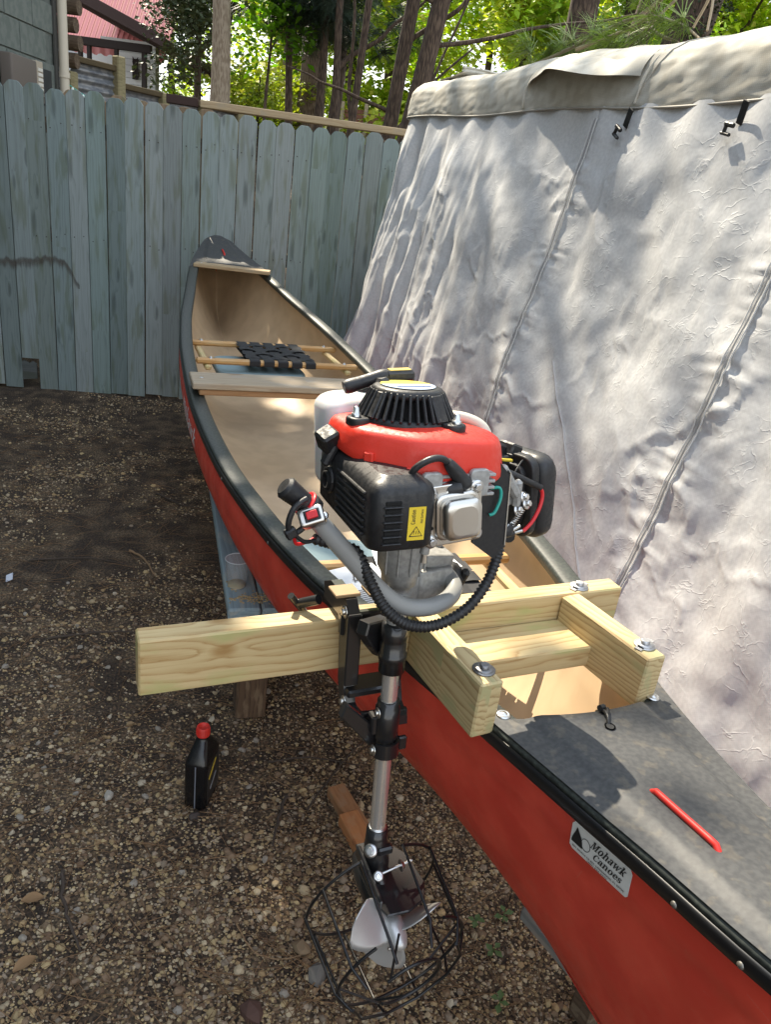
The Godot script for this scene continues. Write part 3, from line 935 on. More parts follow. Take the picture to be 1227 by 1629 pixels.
	crown(t, "boughs", pine_tuft, deep, Vector3(0.0, 1.75, 0.5), Vector3(0.8, 0.5, 0.7), 24, 14, 0.28, Color(0.03, 0.052, 0.03), 1.1, 40)
	# woods behind: each tree its own crown and trunk, three builds repeated
	var protos := []
	for k in 3:
		var lm: Material = [fresh, mid, fresh][k]
		var cc: Color = [cf, Color(0.40, 0.52, 0.05), Color(0.54, 0.56, 0.08)][k]
		var p := make_tree("woodland_tree", "", "tree", 0, -20, Vector3(0.3, 8.5, 0), 0.10 + 0.03 * k, dark_bark, [[0.35, Vector3(0.8, 0.6, 0.2), 2.0, 0.05], [0.5, Vector3(-0.8, 0.6, -0.2), 2.0, 0.05]], 50 + k)
		crown(p, "crown", leaf_b, lm, Vector3(0.1, 3.4, 0), Vector3(2.0, 3.3, 1.4), 34, 32, 0.5, cc, 1.25, 60 + k)
		protos.append(p)
	var spots := [[-3.3, -18.0, 0], [-2.75, -15.5, 2], [-1.9, -18.0, 1], [-0.3, -15.5, 0], [1.5, -17.0, 2], [3.0, -14.5, 1], [4.8, -16.0, 0], [6.5, -15.0, 2], [-9.5, -26.0, 1], [-4.3, -24.0, 0], [-1.6, -24.0, 2], [1.2, -23.0, 0], [4.0, -22.5, 2], [7.2, -22.0, 0], [-5.5, -30.0, 2], [-1.5, -31.0, 0], [3.0, -31.0, 1], [8.0, -30.0, 0], [-9.5, -30.0, 0], [12.0, -29.0, 2]]
	for i in spots.size():
		var s: Array = spots[i]
		var o: Node3D = protos[s[2]]
		if o.has_meta("placed"):
			o = o.duplicate()
			o.name = numbered("woodland_tree")
			add_child(o)
		o.position = Vector3(s[0], ground_y(s[0], s[1]) - 0.4, s[1])
		o.rotation.y = i * 1.9
		var far := 1.0 if s[1] > -20.0 else 1.15
		o.scale = Vector3.ONE * far * (0.9 + 0.04 * (i % 5))
		o.set_meta("placed", true)
		tag(o, "sunlit spring-green woodland tree behind the nearer trunks", "tree", "woodland trees filling the background")
	for i in get_children():
		if i.has_meta("placed"): i.remove_meta("placed")

# ---------------------------------------------------------------- trailer cover
const CK := Vector3(-0.19, 0, -4.6)
const CD := Vector3(0.4, 0, 0.917)
const CN := Vector3(-0.917, 0, 0.4)

func cover_base(t: float, off: float) -> Array:
	# walk along the long side; before t = 0 round the corner onto the end face
	var r := 0.13
	if t >= r:
		return [CK + CD * t + CN * off, CN]
	var arc := r * PI / 2
	if t >= r - arc:
		var a := (r - t) / r
		var c := CK + CD * r - CN * r
		var d := CN * cos(a) - CD * sin(a)
		return [c + d * (r + off), d]
	var e := (r - arc) - t
	return [CK - CN * (r + e) - CD * off, -CD]

var wr := FastNoiseLite.new()
var wr2 := FastNoiseLite.new()
var wr3 := FastNoiseLite.new()
const SEAM_Y := 1.862

var cell1 := FastNoiseLite.new()
var cell2 := FastNoiseLite.new()

# a long crease wherever a slow noise passes through zero
func line(v: float, w: float) -> float:
	return exp(-absf(v) / w)

# a pinched ridge along the borders of a cell pattern
func fold(v: float, w: float) -> float:
	return exp(-maxf(v + 1.0, 0.0) / w)

func seam_y(t: float) -> float:
	return 1.885 - 0.022 * clampf(t, 0.0, 3.0) + 0.006 * sin(t * 5.0)

func cover_point(t: float, y: float) -> Vector3:
	var sy := seam_y(t)
	var d := sy - y
	var k := smoothstep(0.0, 0.25, d)
	var off := 0.2 * (1.87 - y) * 0.98
	var far := smoothstep(1.7, 0.2, t)
	var near := smoothstep(1.9, 2.9, t)
	# hanging folds, deep near the far corner
	var fx := t * 9.5 + wr.get_noise_2d(t * 0.8, y * 0.28) * 1.1 - d * 0.9
	off += k * (0.046 * far + 0.009) * (pow(absf(sin(fx)), 1.4) - 0.45)
	off += k * 0.009 * far * sin(t * 37.0 + d * 3.5 + wr.get_noise_2d(t * 1.4, y * 0.35) * 3.0)
	off += k * 0.003 * far * sin(t * 83.0 + d * 5.0 + wr3.get_noise_2d(t * 1.5, y * 0.3) * 4.0)
	# slack, then sharp creases of crumpled cloth
	off += k * 0.050 * wr.get_noise_2d(t * 0.55 + 9.0, y * 0.5)
	off += k * 0.008 * wr.get_noise_2d(t * 1.5 + 3.0, y * 0.7)
	var wx := t + 0.25 * wr.get_noise_2d(t * 1.2, y * 1.2)
	var wy := y + 0.25 * wr.get_noise_2d(t * 1.2 + 40.0, y * 1.2)
	off += k * 0.0060 * line(wr3.get_noise_2d(wx * 0.42 + wy * 0.22, wy * 0.22 - wx * 0.12), 0.035) * smoothstep(-0.3, 0.3, wr.get_noise_2d(t * 0.9, y * 0.9 + 3.0))
	off += k * 0.0045 * line(wr2.get_noise_2d(wx * 0.5 - wy * 0.5 + 20.0, wy * 0.35 + wx * 0.2), 0.03) * smoothstep(-0.2, 0.35, wr.get_noise_2d(t * 0.9 + 7.0, y * 0.9))
	off += k * 0.0026 * line(wr3.get_noise_2d(wx * 0.9 + wy * 0.7 + 50.0, wy * 0.5 - wx * 0.5), 0.05) * smoothstep(-0.1, 0.35, wr.get_noise_2d(t * 1.3, y * 1.3 + 30.0))
	off += k * 0.0012 * fold(cell1.get_noise_2d(wx * 0.9, wy * 0.55 - wx * 0.3), 0.08) * smoothstep(-0.25, 0.35, wr3.get_noise_2d(t * 0.5, y * 0.5 + 7.0))
	off += k * 0.0010 * fold(cell2.get_noise_2d(wx * 0.8 + wy * 0.3, wy * 0.7), 0.075) * smoothstep(-0.2, 0.3, wr3.get_noise_2d(t * 0.6 + 5.0, y * 0.6))
	# puckers beside the zips
	for zt in [1.85, 2.83]:
		var dz: float = t - zip_pos(zt, y)
		var w := exp(-pow(absf(dz) / 0.07, 1.5))
		off += k * w * (0.006 - 0.0035 * sin(y * 64.0 + wr.get_noise_2d(y * 5.0, zt) * 7.0 + absf(dz) * 24.0) * smoothstep(0.0, 0.02, absf(dz)))
		off -= 0.006 * exp(-pow(dz / 0.010, 2.0))
	off -= 0.007 * (1.0 - k) * sin(t * 26.0)
	var b := cover_base(t, off)
	return b[0] + Vector3(0, y, 0)

func zip_pos(zt: float, y: float) -> float:
	return zt + 0.010 * sin(y * 3.1 + zt)

var roofn := FastNoiseLite.new()

func roof_point(t: float, q: Vector2, proud := 0.0) -> Vector3:
	var inn: float = q.x
	if t < 0.2: inn = maxf(inn, -0.4)
	var lump := roofn.get_noise_2d(t * 0.9, q.x * 2.0 + q.y * 3.0)
	var k := smoothstep(0.0, 0.12, q.y)
	var b := cover_base(t, inn + k * 0.010 * lump + 0.003 * roofn.get_noise_2d(t * 8.0, q.y * 20.0) + proud)
	var rise := 1.0 + 0.10 * smoothstep(0.4, 1.5, t) + 0.06 * roofn.get_noise_1d(t * 0.8)
	return b[0] + Vector3(0, seam_y(t) + q.y * rise + k * 0.012 * lump + proud, 0)

func build_cover() -> void:
	wr.seed = 91; wr.frequency = 1.3
	wr2.seed = 92; wr2.frequency = 1.6; wr2.fractal_octaves = 2
	wr3.seed = 93; wr3.frequency = 2.6; wr3.fractal_octaves = 2
	for q in [[cell1, 94, 2.4], [cell2, 98, 5.2]]:
		var cn: FastNoiseLite = q[0]
		cn.seed = q[1]
		cn.frequency = q[2]
		cn.noise_type = FastNoiseLite.TYPE_CELLULAR
		cn.cellular_return_type = FastNoiseLite.RETURN_DISTANCE2_SUB
		cn.fractal_type = FastNoiseLite.FRACTAL_NONE
	var c := thing("trailer_cover", "big grey fabric cover with cream roof draped over a trailer beside the canoe", "cover")
	var weave := noise_image(95, 256, 0.25, lin(0.525, 0.53, 0.535), lin(0.60, 0.605, 0.61), -0.5, 0.5, 2)
	for y in 256:
		for x in 256:
			if (x % 2 == 0) != (y % 2 == 0): weave.set_pixel(x, y, weave.get_pixel(x, y) * 0.96)
	var side := tex_mat(weave, Vector3(3.2, 3.2, 3.2), 0.62, false, 0.5)
	var hgt := Image.create(1024, 1024, false, Image.FORMAT_RGBA8)
	var w1 := FastNoiseLite.new()
	w1.seed = 301
	w1.frequency = 0.006
	var c1 := FastNoiseLite.new()
	c1.seed = 302
	c1.frequency = 0.012
	c1.noise_type = FastNoiseLite.TYPE_CELLULAR
	c1.cellular_return_type = FastNoiseLite.RETURN_DISTANCE2_SUB
	c1.fractal_type = FastNoiseLite.FRACTAL_NONE
	for y in 1024:
		for x in 1024:
			var e := minf(minf(x, 1023 - x), minf(y, 1023 - y)) / 60.0
			var px := x + 26.0 * w1.get_noise_2d(x, y)
			var py := y + 26.0 * w1.get_noise_2d(x + 500, y)
			var v := line(w1.get_noise_2d(px * 1.1 + py * 0.5, py * 0.55 - px * 0.3 + 700.0), 0.03) * smoothstep(-0.2, 0.3, w1.get_noise_2d(x * 0.9, y * 0.9 + 900.0))
			v = maxf(v, line(w1.get_noise_2d(px * 1.0 - py * 1.1 + 2000.0, py * 0.9 + px * 0.4), 0.025) * smoothstep(-0.1, 0.3, w1.get_noise_2d(x + 300.0, y + 1900.0)))
			v = (v + 0.3 * fold(c1.get_noise_2d(px * 0.8, py * 0.55 + px * 0.2), 0.06)) * clampf(e, 0, 1)
			v = 0.35 + 0.35 * v + (0.012 if (x / 2 + y / 2) % 2 == 0 else 0.0) + 0.12 * w1.get_noise_2d(x * 2.0, y * 0.8 + 300)
			hgt.set_pixel(x, y, Color(v, v, v))
	hgt.bump_map_to_normal_map(1.8)
	side.normal_enabled = true
	side.normal_texture = ImageTexture.create_from_image(hgt)
	side.uv1_scale = Vector3(1.1, 1.1, 1.1)
	side.rim_enabled = true
	side.rim = 0.15
	var rows := []
	var ys := PackedFloat32Array()
	for j in 221: ys.append(1.0 - j / 220.0)
	for j in ys.size():
		var r := PackedVector3Array()
		var t := -1.3
		while t < 5.2:
			var sy := seam_y(t)
			r.append(cover_point(t, sy * ys[j]))
			t += 0.09 if t < -0.4 or t > 3.5 else 0.009
		rows.append(r)
	mi("side_panel", loft(rows, false, false, false), side, c)
	# roof: a padded cream cap that rolls over the edge
	var cream_img := noise_image(96, 256, 0.02, lin(0.47, 0.44, 0.37), lin(0.57, 0.55, 0.48), -0.5, 0.5, 5)
	for y in 256:
		for x in 256:
			if (x + (2 if (y / 3) % 2 else 0)) % 4 < 1 or y % 3 == 0: cream_img.set_pixel(x, y, cream_img.get_pixel(x, y) * 0.94)
	var cream := tex_mat(cream_img, Vector3(2.4, 2.4, 2.4), 0.8, false, 0.8)
	var prof := [Vector2(0.006, -0.014), Vector2(0.012, -0.008), Vector2(0.013, 0.0), Vector2(0.012, 0.03), Vector2(0.008, 0.07), Vector2(0.0, 0.105), Vector2(-0.02, 0.135), Vector2(-0.055, 0.158), Vector2(-0.11, 0.175), Vector2(-0.22, 0.19), Vector2(-0.4, 0.205), Vector2(-0.7, 0.22), Vector2(-1.1, 0.23)]
	var rr := []
	roofn.seed = 97
	roofn.frequency = 1.4
	roofn.fractal_octaves = 3
	var pp := []
	for i in prof.size() - 1:
		for k in 4: pp.append(prof[i].lerp(prof[i + 1], k / 4.0))
	pp.append(prof[-1])
	for q in pp:
		var r := PackedVector3Array()
		var t := -1.3
		while t < 5.2:
			r.append(roof_point(t, q))
			t += 0.09 if t < -0.4 or t > 3.6 else 0.02
		rr.append(r)
	mi("roof_panel", loft(rr, false, false, false), cream, c)
	# dark shadow line of piping under the roof edge, and stitched seams
	var pts := []
	var st := begin()
	var t := -1.2
	while t < 5.0:
		pts.append(cover_base(t, 0.013)[0] + Vector3(0, seam_y(t) - 0.013, 0))
		t += 0.03
	mi("edge_piping", tube(pts, 0.004, 6), mat(0.35, 0.33, 0.29, 0.7), c)
	for ts in [2.03]:
		pts = []
		for q in pp.slice(4, 40): pts.append(roof_point(ts + 0.14 * (q.y / 0.2), q, 0.001))
		mi("roof_seam", tube(pts, 0.0025, 6), mat(0.42, 0.4, 0.35, 0.8), c)
	# zips: two tape edges with coils between and a row of stitches
	for zt in [1.85, 2.83]:
		var zp := begin()
		var coil := begin()
		var stitch := begin()
		pts = []
		var left := []
		var right := []
		var y := 1.80
		while y > 0.05:
			var tz := zip_pos(zt, y)
			pts.append(cover_point(tz, y) + CN * 0.009)
			left.append(cover_point(tz - 0.011, y) + CN * 0.006)
			right.append(cover_point(tz + 0.011, y) + CN * 0.006)
			y -= 0.02
		put_tube(zp, left, 0.0023, 6)
		put_tube(zp, right, 0.0023, 6)
		put_tube(coil, pts, 0.0024, 6)
		var zo := mi("zip", done(zp), mat(0.55, 0.55, 0.54, 0.7), c)
		mi("coil", done(coil), mat(0.30, 0.30, 0.30, 0.5), zo)
	# slanting stitched seam low on the side
	pts = []
	for k in 30:
		var u := k / 29.0
		pts.append(cover_point(2.10 + 0.62 * u, 1.02 - 0.58 * u) + CN * 0.002)
	mi("side_seam", tube(pts, 0.0035, 5), mat(0.4, 0.39, 0.39, 0.8), c)
	# vent hood on the roof edge: a lifted flap with a dark mouth
	var fl := []
	for i in 9:
		var v := i / 8.0
		var ring := PackedVector3Array()
		for k in 33:
			var u := k / 32.0
			var tt := 1.34 + 0.70 * u
			var arch := sin(PI * clampf(u * 1.0, 0, 1))
			var puff := arch * (0.075 - 0.05 * v) * (1.0 - 0.35 * sin(u * 9.0) * 0.4)
			var b := cover_base(tt, 0.016 + puff * (1.0 - v * 0.7) + 0.004 * sin(u * 23.0))
			var hy := 0.068 + 0.03 * arch + 0.014 * sin(u * 7.0) + v * (0.085 - 0.02 * arch)
			ring.append(b[0] + Vector3(0, seam_y(tt) + hy, 0) + CN * (-0.055 * v * v))
		fl.append(ring)
	mi("vent_flap", loft(fl, false, false, false), cream, c)
	for e in [1.335, 2.045]:
		pts = []
		for k in 9:
			pts.append(cover_base(e + (0.03 if e > 1.5 else -0.02) * (k / 8.0), 0.016)[0] + Vector3(0, seam_y(e) + 0.0 + 0.15 * k / 8.0, 0) + CN * (-0.05 * pow(k / 8.0, 3.0)))
		mi("flap_seam", tube(pts, 0.005, 6), cream, c)
	# hanging straps with buckles
	for s in [[2.06, 0.0], [2.545, 0.3]]:
		var bs: Array = cover_base(s[0], 0.03)
		var o := Node3D.new()
		o.name = "strap"
		c.add_child(o, true)
		o.transform = Transform3D(Basis(CD, Vector3.UP, CN), bs[0] + Vector3(0, seam_y(s[0]) - 0.015, 0))
		mi("webbing", box(Vector3(0.023, 0.06, 0.004), 0.001), M.black_matt, o, Vector3(-0.012, -0.028, 0.0), Vector3(0.25, 0, -0.55 + s[1] * 0.6))
		mi("buckle", box(Vector3(0.036, 0.012, 0.012), 0.003), M.black, o, Vector3(-0.034, -0.058, 0.012), Vector3(0, 0, -0.5 + s[1]))
		mi("buckle", box(Vector3(0.008, 0.03, 0.012), 0.003), M.black, o, Vector3(-0.047, -0.066, 0.012), Vector3(0, 0, -0.5 + s[1]))
		mi("buckle", box(Vector3(0.036, 0.009, 0.012), 0.003), M.black, o, Vector3(-0.042, -0.08, 0.012), Vector3(0, 0, -0.5 + s[1]))
	# fallen pine branch resting on the roof
	var br := thing("pine_branch", "broken pine branch with green needles lying on the cover roof", "branch")
	var twig := mat(0.33, 0.26, 0.17, 0.85)
	var cp := func(tt: float, inn: float, y: float) -> Vector3: return cover_base(tt, inn)[0] + Vector3(0, seam_y(tt) + y, 0)
	for w in [[[0.95, -0.2, 0.21], [1.2, -0.25, 0.27], [1.5, -0.3, 0.34], [1.75, -0.3, 0.30], [1.95, -0.25, 0.23]], [[1.5, -0.3, 0.33], [1.62, -0.35, 0.42], [1.75, -0.35, 0.46], [1.9, -0.3, 0.38], [1.98, -0.25, 0.25]], [[1.3, -0.2, 0.24], [1.6, -0.25, 0.30], [1.8, -0.2, 0.37], [1.95, -0.2, 0.44], [2.02, -0.2, 0.36], [1.97, -0.2, 0.25]], [[1.55, -0.3, 0.34], [1.68, -0.28, 0.27], [1.85, -0.25, 0.225]], [[1.45, -0.3, 0.22], [1.66, -0.32, 0.36], [1.78, -0.4, 0.5]]]:
		var l := []
		for q in w: l.append(cp.call(q[0], q[1], q[2]))
		l = smooth_path(l, 5)
		mi("twig", tube(l, taper(l.size(), 0.008, 0.004), 6), twig, br)
	var xf := []
	var cs := []
	for k in 34:
		var tt := rng.randf_range(0.8, 2.0)
		var p: Vector3 = cp.call(tt, -0.25 + rng.randf_range(-0.08, 0.1), 0.23 + rng.randf_range(0.0, 0.06))
		if k % 6 == 0: p = cp.call(1.62 + rng.randf_range(-0.05, 0.05), -0.33, 0.42 + rng.randf() * 0.1)
		xf.append(Transform3D(Basis.from_euler(Vector3(rng.randf_range(-0.3, 0.3), -1.16 + PI + rng.randf_range(-0.7, 0.7), rng.randf_range(-0.3, 0.4))).scaled(Vector3.ONE * rng.randf_range(0.5, 0.85)), p))
		var s := rng.randf_range(0.7, 1.3)
		cs.append(Color(0.20 * s, 0.26 * s, 0.06 * s))
	multi("needles", pine_tuft, leaf_material(0.4, 0.55, 0.2), xf, cs, br)

# ---------------------------------------------------------------- canoe
# local axes: x across to the right, y up, -z towards the far tip; s is the distance from the near deck opening
const CS := [-0.53, -0.515, -0.49, -0.45, -0.40, -0.3, -0.2, 0.0, 0.2, 0.5, 0.8, 1.2, 1.7, 2.2, 2.7, 3.2, 3.7, 3.95, 4.1, 4.17, 4.21, 4.23]
const CH := [0.853, 0.851, 0.849, 0.845, 0.840, 0.828, 0.816, 0.80, 0.79, 0.772, 0.762, 0.757, 0.775, 0.81, 0.86, 0.92, 0.99, 1.03, 1.065, 1.09, 1.105, 1.11]
const CW := [0.002, 0.020, 0.042, 0.062, 0.073, 0.088, 0.106, 0.149, 0.202, 0.281, 0.331, 0.369, 0.385, 0.372, 0.335, 0.27, 0.20, 0.145, 0.10, 0.07, 0.035, 0.004]
const CKEEL := [0.80, 0.68, 0.60, 0.52, 0.46, 0.415, 0.40, 0.395, 0.397, 0.40, 0.405, 0.42, 0.445, 0.465, 0.49, 0.52, 0.56, 0.60, 0.66, 0.75, 0.87, 1.04]

func curve_at(ys: Array, s: float) -> float:
	var n := CS.size()
	if s <= CS[0]: return ys[0]
	if s >= CS[n - 1]: return ys[n - 1]
	var i := 0
	while s > CS[i + 1]: i += 1
	var h: float = CS[i + 1] - CS[i]
	var t: float = (s - CS[i]) / h
	var m := func(k: int) -> float:
		if k == 0: return (ys[1] - ys[0]) / (CS[1] - CS[0])
		if k == n - 1: return (ys[n - 1] - ys[n - 2]) / (CS[n - 1] - CS[n - 2])
		var a: float = (ys[k] - ys[k - 1]) / (CS[k] - CS[k - 1])
		var b: float = (ys[k + 1] - ys[k]) / (CS[k + 1] - CS[k])
		if a * b <= 0.0: return 0.0
		return 2.0 * a * b / (a + b)
	var m0: float = m.call(i)
	var m1: float = m.call(i + 1)
	var t2 := t * t
	var t3 := t2 * t
	return ys[i] * (2 * t3 - 3 * t2 + 1) + m0 * h * (t3 - 2 * t2 + t) + ys[i + 1] * (-2 * t3 + 3 * t2) + m1 * h * (t3 - t2)

func bluntness(s: float) -> Vector2:
	var e := smoothstep(0.2, 1.6, minf(s + 0.53, 4.23 - s))
	return Vector2(lerpf(1.25, 2.6, e), lerpf(1.5, 2.9, e))

# the sides swell a little below the gunwale away from the ends
func ab_bulge(s: float) -> float:
	return smoothstep(0.5, 1.5, minf(s + 0.53, 4.23 - s))

func hull_at(s: float, ang: float, inset := 0.0) -> Vector3:
	var w := maxf(curve_at(CW, s) - inset, 0.001)
	var h := curve_at(CH, s) - (0.004 if inset > 0.0 else 0.0)
	var dd := maxf(h - curve_at(CKEEL, s) - inset, 0.001)
	var ab := bluntness(s)
	var c := cos(ang)
	var d := dd * pow(maxf(sin(ang), 0.0), 2.0 / ab.y)
	var lat := w * pow(absf(c), 2.0 / ab.x)
	lat += 0.020 * ab_bulge(s) * sin(PI * clampf(d / (dd * 0.75), 0.0, 1.0))
	lat = maxf(lat - 0.007 * smoothstep(0.078, 0.092, d) * smoothstep(1.8, 0.9, s), 0.0)
	return Vector3(-lat if c > 0 else lat, h - d, -s)

func hull_left(s: float, d: float, proud := 0.0015) -> Vector3:
	var w := curve_at(CW, s)
	var h := curve_at(CH, s)
	var ab := bluntness(s)
	var lat := w * pow(maxf(1.0 - pow(d / (h - curve_at(CKEEL, s)), ab.y), 0.0), 1.0 / ab.x)
	lat += 0.020 * ab_bulge(s) * sin(PI * clampf(d / ((h - curve_at(CKEEL, s)) * 0.75), 0.0, 1.0))
	lat -= 0.007 * smoothstep(0.078, 0.092, d) * smoothstep(1.8, 0.9, s)
	return Vector3(-lat - proud, h - d, -s)

func s_range(a: float, b: float, n: int) -> Array:
	var out := []
	for i in n + 1: out.append(lerpf(a, b, float(i) / n))
	return out

func deck_point(s: float, u: float, far: bool) -> Vector3:
	var w := curve_at(CW, s) + 0.0105
	var lat := w * u
	var hw := 0.012 + 0.55 * w
	var y := curve_at(CH, s) + 0.0125 + 0.02 * w * (1.0 - u * u)
	y += 0.007 * (1.0 - smoothstep(hw - 0.011, hw + 0.011, absf(lat)))
	return Vector3(lat, y, -s)

func build_canoe() -> void:
	var c := thing("canoe", "long red canoe with tan inside and black trim resting on benches", "canoe", Vector3(0.326, 0, -0.938), 0.383)
	var red := tex_mat(noise_image(101, 256, 0.02, lin(0.52, 0.038, 0.024), lin(0.60, 0.055, 0.034), -0.5, 0.5, 5), Vector3(1.3, 1.3, 1.3), 0.42)
	var scr := noise_image(102, 256, 0.05, Color(0.38, 0.38, 0.38), Color(0.55, 0.55, 0.55), -0.5, 0.5, 5)
	var rimg := noise_image(101, 1024, 0.005, lin(0.66, 0.056, 0.032), lin(0.76, 0.080, 0.046), -0.5, 0.5, 6)
	for k in 420:
		var p := Vector2(rng.randf() * 1024, rng.randf() * 1024)
		var dr := Vector2.from_angle(rng.randfn() * 0.5 + (PI / 2 if k % 7 == 0 else 0.0))
		var pale := rng.randf_range(0.08, 0.4)
		for i in int(2 + 40 * pow(rng.randf(), 4.0)):
			p += dr + Vector2(rng.randf_range(-0.2, 0.2), rng.randf_range(-0.2, 0.2))
			var ix := posmod(int(p.x), 1024)
			var iy := posmod(int(p.y), 1024)
			rimg.set_pixel(ix, iy, rimg.get_pixel(ix, iy).lerp(lin(0.62, 0.30, 0.24), pale))
	red.albedo_texture = ImageTexture.create_from_image(rimg)
	red.roughness = 1.0
	red.roughness_texture = ImageTexture.create_from_image(scr)
	var rings := []
	for s in s_range(-0.53, -0.40, 16) + s_range(-0.38, 3.9, 86) + s_range(3.93, 4.23, 18):
		var r := PackedVector3Array()
		for k in 65: r.append(hull_at(s, PI * k / 64.0))
		rings.append(r)
	mi("hull", loft(rings, false, false, false), red, c)
	var tan_img := noise_image(103, 256, 0.03, lin(0.50, 0.37, 0.235), lin(0.56, 0.42, 0.27), -0.5, 0.5, 4)
	var tan_m := tex_mat(tan_img, Vector3(1.0, 1.0, 1.0), 0.42)
	rings = []
	for s in s_range(-0.2, 4.215, 92):
		var r := PackedVector3Array()
		for k in 49: r.append(hull_at(s, PI * k / 48.0, 0.010))
		rings.append(r)
	mi("lining", loft(rings, false, false, false), tan_m, c)
	# black vinyl gunwales
	var gimg := noise_image(104, 256, 0.06, lin(0.022, 0.026, 0.024), lin(0.046, 0.054, 0.046), -0.5, 0.6, 6)
	var gun := tex_mat(gimg, Vector3(6, 6, 6), 0.5)
	var rim := mat(0.010, 0.010, 0.011, 0.3)
	for side in [-1.0, 1.0]:
		var top := []
		var lip := []
		for s in s_range(-0.525, 4.225, 120):
			var w := curve_at(CW, s)
			var h := curve_at(CH, s)
			var inn := -minf(0.036, w * 0.9)
			var r := PackedVector3Array()
			for q in [Vector2(0.013, 0.001), Vector2(0.012, 0.007), Vector2(0.007, 0.010), Vector2(inn + 0.006, 0.010), Vector2(inn, 0.005), Vector2(inn, -0.012), Vector2(inn + 0.006, -0.012), Vector2(inn + 0.006, 0.001)]:
				r.append(Vector3(side * (w + q.x), h + q.y, -s))
			top.append(r)
			r = PackedVector3Array()
			for q in [Vector2(0.015, 0.0), Vector2(0.0165, -0.004), Vector2(0.016, -0.019), Vector2(0.012, -0.023), Vector2(0.002, -0.023), Vector2(0.002, 0.0)]:
				r.append(Vector3(side * (w + q.x), h + q.y, -s))
			lip.append(r)
		mi("gunwale", loft(top), gun, c)
		mi("gunwale_lip", loft(lip), rim, c)
	# moulded black decks, dusty on the near one
	var dimg := noise_image(105, 512, 0.07, lin(0.034, 0.035, 0.037), lin(0.056, 0.057, 0.057), -0.7, 0.7, 6)
	var dust := noise_image(106, 512, 0.02, Color.BLACK, Color.WHITE, 0.22, 0.62, 6)
	for y in 512:
		for x in 512:
			var a: float = dust.get_pixel(x, y).r * (0.35 + 0.65 * dimg.get_pixel((x * 3) % 512, (y * 3) % 512).r * 2.0)
			dimg.set_pixel(x, y, dimg.get_pixel(x, y).lerp(lin(0.34, 0.25, 0.14), clampf(a * 0.26, 0, 0.45)))
	var deck := tex_mat(dimg, Vector3(2.6, 2.6, 2.6), 0.6, false, 0.8)
	for far in [false, true]:
		rings = []
		for j in 41:
			var v := j / 40.0
			var r := PackedVector3Array()
			for k in 41:
				var u := -1.0 + k / 20.0
				var edge := -0.036 + 0.03 * u * u + 0.10 * smoothstep(0.80, 0.96, absf(u))
				var s := lerpf(edge, -0.522, v)
				if far: s = lerpf(3.70 - 0.5 * edge, 4.222, v)
				r.append(deck_point(s, u, far))
			rings.append(r)
			if j == 0:
				var d := PackedVector3Array()
				for p in r: d.append(p + Vector3(0, -0.022, 0))
				rings.insert(0, d)
		mi("deck_plate", loft(rings, false, false, false), deck, c)
	# red grab cords lying in the decks
	var cord := mat(0.55, 0.025, 0.018, 0.5)
	var pts := []
	for k in 13: pts.append(deck_point(-0.199 - 0.113 * k / 12.0, 0.0, false) + Vector3(-0.031 + 0.005 * k / 12.0, 0.003 if k > 0 and k < 12 else -0.006, 0))
	mi("grab_cord", tube(pts, 0.0044, 10), cord, c)
	pts = []
	for k in 8: pts.append(deck_point(3.90 + 0.11 * k / 7.0, 0.02, true) + Vector3(0, 0.004 if k > 0 and k < 7 else -0.004, 0))
	mi("grab_cord", tube(pts, 0.0055, 8), cord, c)
	# black cord loop knotted through the near deck
	pts = smooth_path([Vector3(0.012, 0.815, 0.026), Vector3(0.008, 0.831, 0.045), Vector3(0.002, 0.833, 0.062), Vector3(-0.002, 0.822, 0.072)], 4)
	var lp := begin()
	put_tube(lp, pts, 0.003, 7)
	put_tube(lp, smooth_path([Vector3(0.024, 0.812, 0.028), Vector3(0.017, 0.83, 0.04), Vector3(0.004, 0.834, 0.056)], 4), 0.003, 7)
	put_tube(lp, [Vector3(0.014, 0.83, 0.034), Vector3(0.004, 0.832, 0.038)], 0.0045, 7)
	mi("cord_loop", done(lp), M.rubber, c)
	var hole := begin()
	put_lathe(hole, [Vector2(0.0, 0.0), Vector2(0.008, 0.0)], 14, Transform3D(Basis(), Vector3(-0.002, 0.8295, 0.074)))
	mi("cord_hole", done(hole), M.ink, c)
	# rivets
	var rv := lathe([Vector2(0.0105, 0.0), Vector2(0.0105, 0.0012), Vector2(0.007, 0.002), Vector2(0.006, 0.0012), Vector2(0.0045, 0.0032), Vector2(0.0, 0.004)], 18)
	for q in [[-0.84, 0.006], [0.80, 0.002]]:
		mi("deck_rivet", rv, M.steel, c, deck_point(q[1] - 0.012, q[0], false) + Vector3(0, 0.0005, 0))
	var rivet_m := mat(0.25, 0.24, 0.22, 0.5, 0.8)
	var rs := lathe([Vector2(0.0044, 0.0), Vector2(0.0038, 0.0012), Vector2(0.0, 0.0026)], 12)
	for s in [-0.415, -0.335, 0.3, 0.7, 1.1, 2.6, 3.2]:
		for side in [-1.0, 1.0]:
			mi("rim_rivet", rs, rivet_m, c, Vector3(side * (curve_at(CW, s) + 0.0165), curve_at(CH, s) - 0.014, -s), Vector3(0, 0, -side * PI / 2))
	# maker's sticker near the bow and name along the far side
	var grid := []
	for j in 9:
		var r := PackedVector3Array()
		for k in 25:
			var u := k / 24.0
			var v := j / 8.0
			# rounded corners
			var cr := 0.06
			var vv := v
			var eu := minf(u, 1.0 - u)
			if eu < cr: vv = 0.5 + (v - 0.5) * (1.0 - 0.24 * (1.0 - sqrt(maxf(0.0, 1.0 - pow(1.0 - eu / cr, 2.0)))))
			r.append(hull_left(-0.172 - 0.096 * u, 0.0815 - 0.047 * vv, 0.0016))
		grid.append(r)
	var stk := mi("sticker", loft(grid, false, false, false), M.label_white, c)
